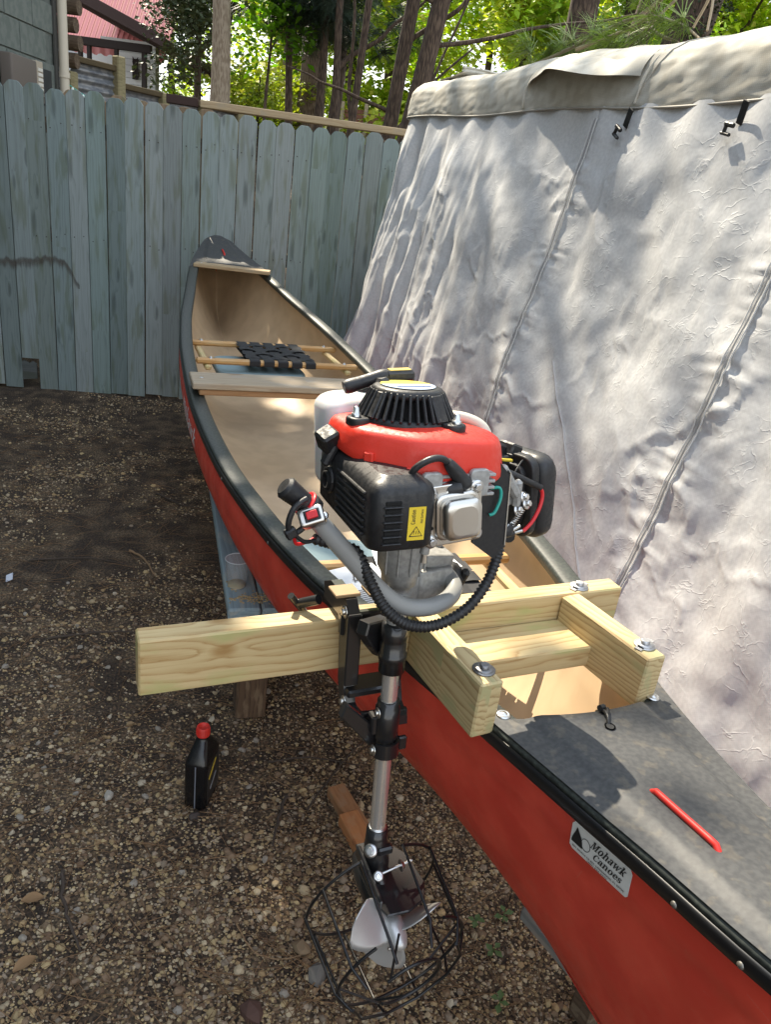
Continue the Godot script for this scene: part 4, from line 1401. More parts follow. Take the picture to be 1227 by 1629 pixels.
	var sp := func(u: float, v: float) -> Vector3: return hull_left(-0.172 - 0.096 * u, 0.0815 - 0.047 * v, 0.0026)
	lettering("lettering", "Mohawk", "Droid Serif", 700, M.ink, stk, func(x, y): return sp.call(0.36 + 0.56 * x, 0.60 + 0.30 * y), 0.10)
	lettering("lettering", "Canoes", "Droid Serif", 700, M.ink, stk, func(x, y): return sp.call(0.42 + 0.46 * x, 0.30 + 0.24 * y), 0.08)
	lettering("lettering", "801 NORTH CR 427, LONGWOOD, FL 32750", "Droid Sans", 700, M.ink, stk, func(x, y): return sp.call(0.06 + 0.88 * x, 0.14 + 0.07 * y))
	lettering("lettering", "(407) 834-3233", "Droid Sans", 700, M.ink, stk, func(x, y): return sp.call(0.33 + 0.34 * x, 0.045 + 0.06 * y))
	var fin := begin()
	fin.set_smooth_group(-1)
	var prev := [sp.call(0.10, 0.88), sp.call(0.10, 0.88)]
	for k in range(1, 9):
		var v := 0.88 - 0.58 * k / 8.0
		var now := [sp.call(0.06 + 0.03 * cos(k * 0.4), v), sp.call(0.10 + 0.125 * pow(k / 8.0, 1.5) + 0.05 * sin(k / 8.0 * PI), v)]
		quad(fin, prev[0], prev[1], now[1], now[0], Vector3(-1, 0, 0))
		prev = now
	mi("emblem", done(fin), M.ink, stk)
	var ring := begin()
	var cpts := []
	for k in 19:
		var a := TAU * k / 18.0
		cpts.append(sp.call(0.27 + 0.075 * cos(a), 0.53 + 0.2 * sin(a)))
	put_tube(ring, cpts, 0.0004, 4)
	mi("emblem", done(ring), M.ink, stk)
	lettering("name_lettering", "mohawk", "Droid Serif", 700, M.label_white, c, func(x, y): return hull_left(1.98 - 0.42 * x, 0.105 - 0.055 * y, 0.002), 0.06)
	# cross frames and seats
	var rail: Material = M.cedar
	var black_web := mat(0.014, 0.014, 0.016, 0.75)
	for seat in [[2.22, 2.56, 0.80, 0.33, -0.13, 0.155], [0.46, 0.72, 0.675, 0.285, -0.115, 0.15]]:
		var so := Node3D.new()
		so.name = "seat"
		c.add_child(so, true)
		for s in [seat[0], seat[1]]:
			var hw: float = minf(seat[3], curve_at(CW, s) - 0.012)
			mi("seat_rail", box(Vector3(hw * 2.0, 0.022, 0.03), 0.006), rail, so, Vector3(0, seat[2], -s))
		for x in [-1.0, 1.0]:
			mi("side_bar", box(Vector3(seat[1] - seat[0] + 0.06, 0.02, 0.026), 0.005), shifted(M.pine, Vector3(0.2, 0, 0)), so, Vector3(x * (seat[3] - 0.045), seat[2] - 0.021, -(seat[0] + seat[1]) * 0.5), Vector3(0, PI / 2, 0))
		for q in [[-0.8, seat[0]], [0.8, seat[0]], [-0.8, seat[1]], [0.8, seat[1]]]:
			mi("seat_bolt", hexbolt(0.005, 0.006), M.steel, so, Vector3(q[0] * (seat[3] - 0.02) * 1.1, seat[2] + 0.011, -q[1]))
		var wid: float = seat[5] - seat[4]
		var nlong := 5
		for k in nlong:
			var x: float = seat[4] + wid * (k + 0.5) / nlong
			var sm: float = (seat[0] + seat[1]) * 0.5
			var ln: float = seat[1] - seat[0]
			var rows := []
			for i in 25:
				var a := TAU * i / 24.0
				var zz: float = -sm + (ln * 0.5 + 0.018) * clampf(cos(a) * 1.25, -1, 1)
				var yy: float = seat[2] + 0.0145 * clampf(sin(a) * 1.6, -1, 1) - 0.006 * sin(a) * (1.0 - absf(cos(a)))
				rows.append(PackedVector3Array([Vector3(x - wid * 0.075, yy, zz), Vector3(x + wid * 0.075, yy, zz)]))
			mi("webbing", loft(rows, false, false, false), black_web, so)
		for k in 4:
			var s: float = lerpf(seat[0] + 0.05, seat[1] - 0.05, k / 3.0)
			var rows := []
			for i in 31:
				var u := i / 30.0
				var yy: float = seat[2] + 0.011 + 0.004 * sin(u * PI * nlong + PI * k)
				rows.append(PackedVector3Array([Vector3(seat[4] + wid * u, yy, -s - 0.024), Vector3(seat[4] + wid * u, yy, -s + 0.024)]))
			mi("webbing", loft(rows, false, false, false), black_web, so)
	# float pads under both seats, blue-grey foam
	for q in [[-0.06, 0.742, 2.36, 0.36, 0.32], [-0.12, 0.60, 0.78, 0.26, 0.40]]:
		var p := thing("foam_pad", "blue-grey foam pad lying under the far woven seat" if q[2] > 2 else "blue-grey foam pad lying under the near woven seat", "foam pad", c.transform * Vector3(q[0], q[1], -q[2]), 0.383)
		mi("pad", rbox(Vector3(q[3], 0.035, q[4]), 0.06, 0.012), mat(0.20, 0.28, 0.30, 0.8), p)
	# boards laid across the gunwales
	var b := thing("cross_plank", "grey weathered plank pair laid across the middle of the canoe", "plank", c.transform * Vector3(0.01, 0.0, -1.80), 0.383 - 0.02)
	mi("top_board", box(Vector3(0.80, 0.022, 0.155), 0.003), M.old_plank, b, Vector3(0, 0.824, 0))
	mi("lower_board", box(Vector3(0.78, 0.020, 0.150), 0.003), shifted(M.old_plank, Vector3(0.4, 0.3, 0.1), Color(0.95, 0.8, 0.65)), b, Vector3(0.012, 0.802, -0.004))
	mi("nail_head", hexbolt(0.004, 0.002), M.steel, b, Vector3(-0.365, 0.835, 0.0))
	var f := thing("end_board", "short pale board lying across the canoe at the far deck", "board", c.transform * Vector3(0.012, 1.003, -3.64), 0.383 - 0.26)
	mi("board", box(Vector3(0.415, 0.02, 0.10), 0.003), shifted(M.old_plank, Vector3(0.7, 0.1, 0.2), Color(1.0, 0.96, 0.88)), f)
	mi("nail_head", hexbolt(0.003, 0.002), M.steel, f, Vector3(-0.17, 0.01, 0.0))
	# printed instruction sheets on the near seat
	var paper := mat(0.74, 0.75, 0.76, 0.7)
	for q in [["sheet of printed instructions beside the tiller, left on the near seat", Vector3(-0.135, 0.700, -0.57), 0.25, 0.13, 0.19], ["sheet of printed instructions lying left of the grey motor housing", Vector3(-0.03, 0.706, -0.66), -0.15, 0.12, 0.17], ["blank white paper scrap behind the grey tiller clamp", Vector3(0.075, 0.700, -0.68), 0.1, 0.075, 0.09]]:
		var o := thing("paper_sheet", q[0], "paper", c.transform * q[1], 0.383 + q[2])
		var rows := []
		for i in 9:
			var v := i / 8.0 - 0.5
			rows.append(PackedVector3Array([Vector3(-q[3] / 2, 0.006 * v * v, v * q[4]), Vector3(0, 0.006 * v * v + 0.003, v * q[4]), Vector3(q[3] / 2, 0.006 * v * v, v * q[4])]))
		mi("sheet", loft(rows, false, false, false), paper, o)
		if q[3] > 0.1:
			var pr := begin()
			for i in 9:
				put_box(pr, Vector3(q[3] * rng.randf_range(0.5, 0.8), 0.0004, 0.0022), 0.0, Transform3D(Basis(), Vector3(-0.01, 0.0045, 0.01 + i * 0.0075)))
			for i in 9:
				put_box(pr, Vector3(rng.randf_range(0.01, 0.03), 0.0004, 0.002), 0.0, Transform3D(Basis(Vector3.UP, rng.randf() * 3.0), Vector3(rng.randf_range(-0.02, 0.025), 0.0045, -0.035 + rng.randf_range(-0.02, 0.02))))
			mi("print", done(pr), mat(0.08, 0.08, 0.09, 0.8), o)

func build_bench() -> void:
	var b := thing("blue_bench", "blue-grey painted plank bench under the middle of the canoe", "bench", Vector3(-0.383, 0, -1.717), 0.318)
	for k in 3:
		var p := mi("bench_plank", box(Vector3(2.2, 0.036, 0.088), 0.006), shifted(M.blue_plank, Vector3(0.3 * k, 0.37 * k, 0.2 * k), Color(1.25, 1.25, 1.25)), b, Vector3(0.046 + k * 0.0915, 0.393, -1.1 + rng.randf_range(-0.004, 0.004)), Vector3(0, PI / 2, 0))
	mi("header", box(Vector3(0.30, 0.14, 0.038), 0.003), M.post, b, Vector3(0.15, 0.304, -0.02))
	for q in [[0.065, -0.05], [0.06, -2.0], [0.25, -2.0]]:
		mi("leg", box(Vector3(0.36, 0.088, 0.088), 0.006), shifted(M.post, Vector3(q[0], 0.2, 0), Color(1.0, 0.95, 0.9)), b, Vector3(q[0] + 0.02, 0.185, q[1] - 0.045), Vector3(0, 0, PI / 2))
	var g := thing("grey_bench", "pale grey plank trestle holding up the near end of the canoe", "bench", Vector3(0.488, 0, -0.75), 0.62)
	mi("bench_plank", box(Vector3(0.5, 0.03, 0.24), 0.005), shifted(M.blue_plank, Vector3(0.1, 0.1, 0.4), Color(1.1, 1.0, 0.95)), g, Vector3(0.09, 0.372, 0), Vector3(0, PI / 2, 0))
	for z in [-0.2, 0.22]:
		mi("leg", box(Vector3(0.05, 0.36, 0.05), 0.004), M.post, g, Vector3(0.20 + 0.06 * (z + 0.2), 0.178, z))
	# plastic cup and spilled seed on the bench
	var cup := thing("plastic_cup", "clear plastic cup standing on the blue bench plank", "cup", Vector3(-0.392, 0.4115, -1.855))
	var clear := mat(0.85, 0.87, 0.88, 0.08)
	clear.albedo_color.a = 0.13
	clear.transparency = BaseMaterial3D.TRANSPARENCY_ALPHA
	mi("cup_wall", lathe([Vector2(0.0255, 0.0), Vector2(0.034, 0.085)], 28), clear, cup)
	var rimp := []
	for k in 29: rimp.append(Vector3(0.034 * cos(TAU * k / 28.0), 0.085, 0.034 * sin(TAU * k / 28.0)))
	mi("cup_rim", tube(rimp, 0.0013, 6, false), mat(0.6, 0.62, 0.63, 0.2), cup)
	mi("cup_base", lathe([Vector2(0.0255, 0.0), Vector2(0.0255, 0.003), Vector2(0.023, 0.004)], 28), clear, cup)
	mi("seed_residue", lathe([Vector2(0.024, 0.001), Vector2(0.025, 0.008), Vector2(0.0, 0.006)], 16), mat(0.36, 0.29, 0.14, 0.9), cup)
	var xf := []
	var cs := []
	var bx: Transform3D = b.transform
	for k in 260:
		var u := Vector2(rng.randfn(), rng.randfn())
		var p := Vector3(0.075 + u.x * 0.035, 0.412, -0.06 + u.y * 0.014)
		if k % 3 == 0: p = Vector3(0.03 + u.x * 0.01, 0.412, -0.135 + u.y * 0.012)
		if p.x < 0.004 or p.x > 0.27 or p.z > -0.006: continue
		var r := rng.randf_range(0.0012, 0.0028)
		xf.append(Transform3D(Basis.from_euler(Vector3(rng.randf() * 3, rng.randf() * 3, 0)).scaled(Vector3(r * 1.6, r, r)), bx * p))
		var sh := rng.randf_range(0.7, 1.2)
		cs.append(Color(0.42 * sh, 0.30 * sh, 0.15 * sh))
	var gm := mat(1, 1, 1, 0.85)
	gm.vertex_color_use_as_albedo = true
	tag(multi("spilled_seed", rock(7, 0), gm, xf, cs, self), "tan seed husks spilled over the end of the blue bench", "seed")

func build_frame() -> void:
	var f := thing("motor_mount", "new pale timber frame bolted across the canoe to carry the motor", "motor mount", Vector3(-0.305, 0.797, -0.838), 0.4485)
	mi("beam", box(Vector3(0.822, 0.089, 0.038), 0.0025), M.pine, f, Vector3(0.411, 0.0445, -0.019))
	mi("joist", box(Vector3(0.195, 0.089, 0.038), 0.0025), M.pine_joist, f, Vector3(0.432, 0.0445, 0.0985), Vector3(0, -PI / 2 + 0.06, 0))
	mi("joist", box(Vector3(0.198, 0.089, 0.038), 0.0025), shifted(M.pine_joist, Vector3(0.5, 0.4, 0.3)), f, Vector3(0.716, 0.0445, 0.1005), Vector3(0, -PI / 2 + 0.09, 0))
	mi("crosspiece", box(Vector3(0.246, 0.038, 0.089), 0.0025), shifted(M.pine, Vector3(0.35, 0.15, 0.22)), f, Vector3(0.576, 0.024, 0.0465))
	for q in [[0.441, 0.165, 0.5], [0.728, 0.165, 0.95], [0.74, -0.019, 0.9]]:
		var o := Node3D.new()
		o.name = "bolt"
		f.add_child(o, true)
		o.position = Vector3(q[0], 0.0893, q[1])
		var m: StandardMaterial3D = M.steel.duplicate()
		m.albedo_color = lin(0.5 * q[2], 0.5 * q[2], 0.51 * q[2])
		m.roughness = 0.5
		mi("washer", lathe([Vector2(0.004, 0.0), Vector2(0.0165, 0.0), Vector2(0.0165, 0.0018), Vector2(0.004, 0.0018)], 22), m, o)
		if q[2] > 0.6:
			mi("washer_tab", box(Vector3(0.046, 0.0016, 0.011), 0.0), m, o, Vector3(0, 0.001, 0), Vector3(0, 0.4, 0))
		mi("bolt_head", hexbolt(0.0075, 0.008), m, o, Vector3(0, 0.0018, 0))

# ---------------------------------------------------------------- outboard motor
func between(a: Vector3, b: Vector3) -> Transform3D:
	var y := (b - a).normalized()
	var x := y.cross(Vector3(0.2, 0.3, 0.93)).normalized()
	return Transform3D(Basis(x, y, x.cross(y)), a)

func group_in(parent: Node, called: String) -> Node3D:
	var o := Node3D.new()
	o.name = called
	parent.add_child(o, true)
	return o

func build_motor() -> void:
	var m := thing("outboard_motor", "red and black outboard motor with bare propeller clamped to the timber beam", "outboard motor")
	m.transform = Transform3D(Basis(Vector3(0.9012, 0.0140, -0.4331), Vector3(-0.0501, 0.9961, -0.0723), Vector3(0.4304, 0.0869, 0.8985)).orthonormalized(), Vector3(0.034, 0.92, -0.90))
	# --- clamp bracket
	var br := group_in(m, "clamp_bracket")
	var arm := PackedVector2Array([Vector2(0.155, 0.012), Vector2(0.125, 0.026), Vector2(0.06, 0.024), Vector2(0.045, 0.008), Vector2(0.046, -0.05), Vector2(0.050, -0.105), Vector2(0.040, -0.135), Vector2(0.018, -0.146), Vector2(0.016, -0.160), Vector2(0.034, -0.168), Vector2(0.060, -0.150), Vector2(0.074, -0.110), Vector2(0.080, -0.03), Vector2(0.088, -0.012), Vector2(0.152, -0.014)])
	mi("arm", plate(arm, 0.017, 0.002), M.black_gloss, br, Vector3(-0.043, 0, 0), Vector3(0, PI / 2, 0))
	mi("arm", plate(arm, 0.013, 0.002), M.black_gloss, br, Vector3(0.036, -0.012, 0), Vector3(0, PI / 2, 0))
	mi("arm_rib", box(Vector3(0.022, 0.115, 0.006), 0.002), M.black_gloss, br, Vector3(-0.043, -0.05, -0.043))
	mi("crossbar", box(Vector3(0.085, 0.012, 0.045), 0.003), M.black_gloss, br, Vector3(-0.008, -0.118, -0.055))
	mi("crossbar", tube([Vector3(-0.06, -0.150, -0.03), Vector3(0.045, -0.158, -0.03)], 0.006, 10), M.black_gloss, br)
	mi("link", plate(PackedVector2Array([Vector2(-0.012, 0.012), Vector2(0.05, -0.05), Vector2(0.05, -0.075), Vector2(0.035, -0.075), Vector2(-0.02, -0.008)]), 0.014, 0.002), M.black_gloss, br, Vector3(-0.05, -0.125, -0.012))
	var horn := PackedVector2Array([Vector2(-0.035, 0.012), Vector2(0.012, 0.004), Vector2(0.012, -0.055), Vector2(0.0, -0.055), Vector2(-0.022, -0.03), Vector2(-0.04, -0.005)])
	mi("swivel_horn", plate(horn, 0.02, 0.002), M.black_gloss, br, Vector3(-0.012, 0.0, -0.028), Vector3(0, 0.5, 0))
	mi("swivel_plate", box(Vector3(0.10, 0.035, 0.014), 0.003), M.black_gloss, br, Vector3(-0.006, -0.018, -0.068))
	for q in [[Vector3(-0.0525, 0.006, -0.058), 0.0055], [Vector3(-0.0525, -0.132, -0.042), 0.005], [Vector3(-0.0525, -0.148, -0.026), 0.0045]]:
		mi("bracket_bolt", hexbolt(q[1], 0.006), M.tin, br, q[0], Vector3(0, 0, PI / 2))
	for q in [[-0.046, 0.030], [0.012, 0.026]]:
		mi("wood_shim", box(Vector3(0.038 if q[0] < 0 else 0.05, 0.005, 0.036), 0.001), shifted(M.old_plank, Vector3(0.2, 0.3, 0.6), Color(1.0, 0.93, 0.82)), br, Vector3(q[0], q[1] - 0.003, -0.082))
	mi("clamp_handle", tube([Vector3(-0.075, 0.004, -0.11), Vector3(-0.096, -0.012, -0.135)], 0.008, 10), M.black_gloss, br)
	mi("clamp_handle", tube([Vector3(-0.112, 0.005, -0.13), Vector3(-0.085, -0.032, -0.145)], 0.0055, 10), M.black_gloss, br)
	# --- shaft
	mi("shaft_tube", tube([Vector3(0, 0.03, 0), Vector3(0, -0.362, 0)], 0.0122, 28), M.chrome, m)
	mi("upper_sleeve", lathe([Vector2(0.0125, 0.012), Vector2(0.0180, 0.010), Vector2(0.0187, -0.012), Vector2(0.0180, -0.014), Vector2(0.0180, -0.017), Vector2(0.0187, -0.019), Vector2(0.0187, -0.034), Vector2(0.0205, -0.036), Vector2(0.0205, -0.044), Vector2(0.0187, -0.046), Vector2(0.0187, -0.064), Vector2(0.0125, -0.065)], 28), M.black_gloss, m)
	mi("lower_sleeve", lathe([Vector2(0.0125, -0.112), Vector2(0.016, -0.113), Vector2(0.016, -0.122), Vector2(0.0182, -0.124), Vector2(0.0182, -0.172), Vector2(0.0165, -0.174), Vector2(0.0165, -0.180), Vector2(0.0125, -0.182)], 28), M.black_gloss, m)
	var cl := begin()
	var cr := []
	for k in 27:
		var a := -2.2 + 4.9 * k / 26.0
		cr.append(PackedVector3Array([Vector3(0.0175 * cos(a), -0.178, 0.0175 * sin(a)), Vector3(0.0215 * cos(a), -0.178, 0.0215 * sin(a)), Vector3(0.0215 * cos(a), -0.202, 0.0215 * sin(a)), Vector3(0.0175 * cos(a), -0.202, 0.0175 * sin(a))]))
	put_loft(cl, cr, true, true, true, false)
	put_box(cl, Vector3(0.014, 0.022, 0.008), 0.002, Transform3D(Basis(), Vector3(0.026, -0.188, 0.004)))
	put_box(cl, Vector3(0.009, 0.03, 0.02), 0.002, Transform3D(Basis(), Vector3(-0.02, -0.152, -0.006)))
	mi("collar_clip", done(cl), M.black_gloss, m)
	mi("sleeve_bolt", hexbolt(0.0045, 0.005), M.tin, m, Vector3(-0.0205, -0.19, 0.006), Vector3(0, 0, PI / 2))
	mi("sleeve_bolt", hexbolt(0.0045, 0.005), M.tin, m, Vector3(-0.0175, -0.128, 0.006), Vector3(0, 0, PI / 2))
	# --- gear leg, plate, propeller, guard
	var leg := group_in(m, "gear_leg")
	mi("leg_collar", lathe([Vector2(0.0125, -0.338), Vector2(0.0165, -0.340), Vector2(0.0175, -0.360), Vector2(0.0185, -0.375)], 26), M.black_gloss, leg)
	mi("collar_ring", lathe([Vector2(0.0122, -0.336), Vector2(0.0142, -0.336), Vector2(0.0142, -0.339), Vector2(0.0122, -0.339)], 26), M.steel, leg)
	var lr := []
	for q in [[-0.352, 0.0165, 0.0165, 0.0], [-0.37, 0.019, 0.021, 0.002], [-0.395, 0.020, 0.024, 0.004], [-0.41, 0.018, 0.026, 0.004], [-0.425, 0.016, 0.042, 0.010], [-0.44, 0.016, 0.045, 0.012], [-0.47, 0.012, 0.045, 0.012], [-0.50, 0.006, 0.034, 0.0], [-0.53, 0.003, 0.024, -0.008]]:
		var r := PackedVector3Array()
		for k in 24:
			var a := TAU * k / 24.0
			r.append(Vector3(q[1] * cos(a), q[0], q[3] + q[2] * sin(a)))
		lr.append(r)
	mi("leg_casting", loft(lr), M.black_gloss, leg)
	mi("gear_bulb", lathe([Vector2(0.002, -0.075), Vector2(0.013, -0.066), Vector2(0.021, -0.045), Vector2(0.024, -0.015), Vector2(0.022, 0.02), Vector2(0.018, 0.045)], 24, Transform3D(Basis(Vector3.RIGHT, PI / 2 + 0.12), Vector3(0, -0.452, 0.006)), false), M.black_gloss, leg)
	mi("cavitation_plate", plate(PackedVector2Array([Vector2(-0.022, -0.045), Vector2(0.020, -0.045), Vector2(0.05, -0.005), Vector2(0.056, 0.05), Vector2(0.044, 0.078), Vector2(0.012, 0.09), Vector2(-0.022, 0.088), Vector2(-0.034, 0.06), Vector2(-0.034, 0.0)]), 0.006, 0.0015), M.black_gloss, leg, Vector3(0.008, -0.414, 0.0), Vector3(PI / 2 + 0.12, 0, 0))
	mi("plate_web", box(Vector3(0.007, 0.022, 0.10), 0.002), M.black_gloss, leg, Vector3(-0.022, -0.402, 0.03), Vector3(0.2, 0, 0))
	mi("leg_rod", tube([Vector3(-0.010, -0.392, 0.040), Vector3(0.046, -0.384, 0.036)], 0.0022, 8), M.steel, leg)
	mi("rod_nut", hexbolt(0.005, 0.006), M.steel, leg, Vector3(0.026, -0.387, 0.038), Vector3(0, 0, -PI / 2))
	mi("leg_screw", hexbolt(0.0045, 0.005), M.steel, leg, Vector3(-0.012, -0.392, 0.042), Vector3(0.9, 0, 0.3))
	mi("leg_screw", hexbolt(0.006, 0.006), M.steel, leg, Vector3(-0.016, -0.366, 0.016), Vector3(0.9, 0, 0.6))
	mi("leg_clamp", box(Vector3(0.026, 0.014, 0.014), 0.003), M.black_gloss, leg, Vector3(0.006, -0.368, 0.018))
	var pr := group_in(m, "propeller")
	pr.transform = Transform3D(Basis(Vector3.RIGHT, 0.14) , Vector3(0, -0.456, 0.082))
	mi("hub", lathe([Vector2(0.017, -0.034), Vector2(0.0185, -0.02), Vector2(0.018, 0.0), Vector2(0.015, 0.02), Vector2(0.009, 0.032), Vector2(0.0, 0.036)], 24, Transform3D(Basis(Vector3.RIGHT, PI / 2), Vector3.ZERO), false), M.alu_prop, pr)
	mi("shear_pin", tube([Vector3(-0.012, -0.020, 0.016), Vector3(0.002, -0.022, 0.016)], 0.0025, 8), M.steel, pr)
	for a in [0.45, 2.65, 4.62]:
		var rows := []
		for i in 13:
			var v := i / 12.0
			var rad := 0.013 + 0.066 * v
			var wd := 0.014 + 0.041 * sin(PI * minf(v * 0.62 + 0.12, 1.0))
			if v > 0.8: wd *= sqrt(maxf(0.0, 1.0 - pow((v - 0.8) / 0.205, 2.0)))
			var pitch := -lerpf(0.95, 0.55, v)
			var r := PackedVector3Array()
			for k in 9:
				var x := (k / 8.0 - 0.5) * wd * 1.25
				r.append(Vector3(x * cos(pitch) + 0.004 * v, rad - 0.18 * x * v, x * sin(pitch) + 0.003 * cos(x * 40.0)))
			var back := PackedVector3Array()
			for k in 9:
				var q := r[8 - k]
				back.append(q + Vector3(0.0, 0, -0.0022))
			r.append_array(back)
			for k in r.size(): r[k] = Basis(Vector3.BACK, a - PI / 2) * r[k]
			rows.append(r)
		mi("blade", loft(rows), M.alu_prop, pr)
	var cage := group_in(m, "propeller_guard")
	var wire := mat(0.008, 0.008, 0.009, 0.35)
	var ax := Vector3(0.10, -0.30, 1.0).normalized()
	var sx := ax.cross(Vector3.UP).normalized() * -1.0
	var ty := ax.cross(sx) * -1.0
	if ty.y < 0: ty = -ty
	var ca := Vector3(0.0, -0.463, 0.0)
	var cb := Vector3(0.0, -0.482, 0.118)
	var cc := Vector3(0.0, -0.490, 0.145)
	var on := func(c: Vector3, r: float, a: float) -> Vector3: return c + (sx * cos(a) + ty * sin(a)) * r
	var pts := []
	for k in 41: pts.append(on.call(ca, 0.112, 1.95 + (TAU - 0.62) * k / 40.0))
	mi("hoop", tube(pts, 0.0024, 8), wire, cage)
	pts = []
	for k in 41: pts.append(on.call(cb, 0.103, 2.2 + (TAU - 1.1) * k / 40.0))
	mi("hoop", tube(pts, 0.0024, 8), wire, cage)
	pts = []
	for k in 37: pts.append(on.call(cc, 0.052, -2.3 + (TAU - 1.5) * k / 36.0))
	mi("hoop", tube(pts, 0.0024, 8), wire, cage)
	for k in 10:
		var a := 1.95 + TAU * k / 10.0
		var l := [on.call(ca, 0.1145, a), on.call(cb, 0.1053, a + 0.05), on.call(cc, 0.086 if k % 2 else 0.090, a + 0.07)]
		mi("guard_wire", tube(l, 0.0022, 7), wire, cage)
	for k in 5:
		var a := 0.6 + TAU * k / 5.0
		mi("spoke", tube([on.call(cb, 0.103, a), on.call(cc, 0.052, a + 0.55)], 0.0018, 6), wire, cage)
	var poly := []
	for k in 11: poly.append(on.call(cc, 0.088, 1.95 + 0.07 + TAU * k / 10.0 + (0.0 if k < 10 else 0.0)))
	mi("end_frame", tube(poly.slice(2, 9), 0.0022, 7), wire, cage)
	# --- bell housing and tiller clamp
	mi("bell_housing", lathe([Vector2(0.013, 0.012), Vector2(0.0165, 0.03), Vector2(0.0165, 0.044), Vector2(0.019, 0.046), Vector2(0.019, 0.058), Vector2(0.0165, 0.060), Vector2(0.0175, 0.070), Vector2(0.0235, 0.072), Vector2(0.026, 0.088), Vector2(0.0315, 0.098), Vector2(0.0335, 0.135), Vector2(0.036, 0.175)], 30), M.cast, m)
	for k in 5:
		mi("bell_rib", box(Vector3(0.002, 0.05, 0.003), 0.001), M.cast, m, Vector3(0.0335 * cos(k * 0.5 + 0.6), 0.118, 0.0335 * sin(k * 0.5 + 0.6)), Vector3(0, -k * 0.5 - 0.6 + PI / 2, 0))
	mi("clamp_ring", lathe([Vector2(0.0168, 0.034), Vector2(0.0185, 0.034), Vector2(0.0185, 0.041), Vector2(0.0168, 0.041)], 28), M.black, m)
	var tc := group_in(m, "tiller_clamp")
	mi("clamp_casting", rbox(Vector3(0.06, 0.05, 0.055), 0.008, 0.004), M.cast, tc, Vector3(0.052, 0.062, -0.022), Vector3(0, 0.15, 0.0))
	mi("clamp_cap", rbox(Vector3(0.052, 0.02, 0.05), 0.007, 0.004), M.cast, tc, Vector3(0.06, 0.097, -0.028), Vector3(0.12, 0.15, -0.15))
	mi("clamp_web", box(Vector3(0.05, 0.045, 0.012), 0.003), M.cast, tc, Vector3(0.026, 0.058, 0.0), Vector3(0, 0.2, 0.3))
	for q in [Vector3(0.045, 0.111, -0.04), Vector3(0.075, 0.106, -0.04)]:
		mi("clamp_lug", lathe([Vector2(0.009, -0.01), Vector2(0.009, 0.004), Vector2(0.006, 0.006)], 14), M.cast, tc, q)
	mi("clamp_knob", lathe([Vector2(0.02, -0.012), Vector2(0.023, -0.006), Vector2(0.023, 0.006), Vector2(0.017, 0.014)], 8), M.black_matt, tc, Vector3(0.098, 0.058, -0.03), Vector3(0, 0, -1.3))
	mi("knob_wing", box(Vector3(0.012, 0.05, 0.014), 0.004), M.black_matt, tc, Vector3(0.108, 0.052, -0.02), Vector3(0.4, 0, -0.2))
	var til := group_in(m, "tiller")
	var tp := smooth_path([Vector3(0.05, 0.076, -0.045), Vector3(0.078, 0.071, -0.022), Vector3(0.080, 0.063, 0.012), Vector3(0.058, 0.058, 0.038), Vector3(0.022, 0.057, 0.053), Vector3(-0.018, 0.066, 0.058), Vector3(-0.052, 0.090, 0.057), Vector3(-0.098, 0.142, 0.053), Vector3(-0.148, 0.200, 0.05)], 7)
	mi("handle_tube", tube(tp, 0.0118, 18), M.grey_paint, til)
	var gd := Vector3(-0.032, 0.027, 0.0).normalized()
	var g0 := Vector3(-0.150, 0.207, 0.05)
	var gp := []
	for k in 25:
		var y := 0.038 * k / 24.0
		gp.append(Vector2(0.0112 + 0.0014 * (k % 2) + 0.0015 * smoothstep(0.3, 1.0, k / 24.0), y))
	gp.append(Vector2(0.010, 0.041))
	mi("grip", lathe(gp, 20, between(g0, g0 + gd)), M.rubber, til)
	mi("grip_collar", lathe([Vector2(0.0145, -0.006), Vector2(0.016, 0.0), Vector2(0.016, 0.005), Vector2(0.0135, 0.008)], 20, between(g0 + gd * -0.004, g0 + gd)), M.black, til)
	mi("red_ring", lathe([Vector2(0.0164, 0.002), Vector2(0.0164, 0.0038), Vector2(0.015, 0.0042)], 20, between(g0 + gd * 0.002, g0 + gd)), M.red_wire, til)
	mi("switch_body", rbox(Vector3(0.030, 0.020, 0.022), 0.004, 0.003), M.tin, til, Vector3(-0.150, 0.198, 0.064), Vector3(0.9, 0.2, 0.6))
	mi("red_button", rbox(Vector3(0.013, 0.006, 0.009), 0.001, 0.001), M.red_wire, til, Vector3(-0.1535, 0.2045, 0.0735), Vector3(0.9, 0.2, 0.6))
	mi("button_frame", rbox(Vector3(0.019, 0.004, 0.014), 0.001, 0.001), M.black, til, Vector3(-0.1525, 0.2030, 0.0715), Vector3(0.9, 0.2, 0.6))
	mi("switch_screw", hexbolt(0.003, 0.004), M.steel, til, Vector3(-0.136, 0.2, 0.066), Vector3(0.9, 0, 0))
	mi("throttle_lever", tube(smooth_path([Vector3(-0.158, 0.222, 0.066), Vector3(-0.174, 0.212, 0.07), Vector3(-0.180, 0.192, 0.07), Vector3(-0.172, 0.180, 0.066), Vector3(-0.158, 0.186, 0.062)], 5), 0.0036, 8), M.black, til)
	mi("lever_block", box(Vector3(0.014, 0.012, 0.012), 0.002), M.black, til, Vector3(-0.176, 0.182, 0.068), Vector3(0, 0, 0.5))
	mi("switch_lead", tube(smooth_path([Vector3(-0.170, 0.178, 0.062), Vector3(-0.166, 0.164, 0.058), Vector3(-0.150, 0.163, 0.052), Vector3(-0.142, 0.166, 0.050)], 5), 0.0022, 6), M.red_wire, til)
	mi("switch_lead", tube(smooth_path([Vector3(-0.172, 0.180, 0.066), Vector3(-0.158, 0.168, 0.063), Vector3(-0.142, 0.165, 0.054)], 5), 0.0026, 6), M.black, til)
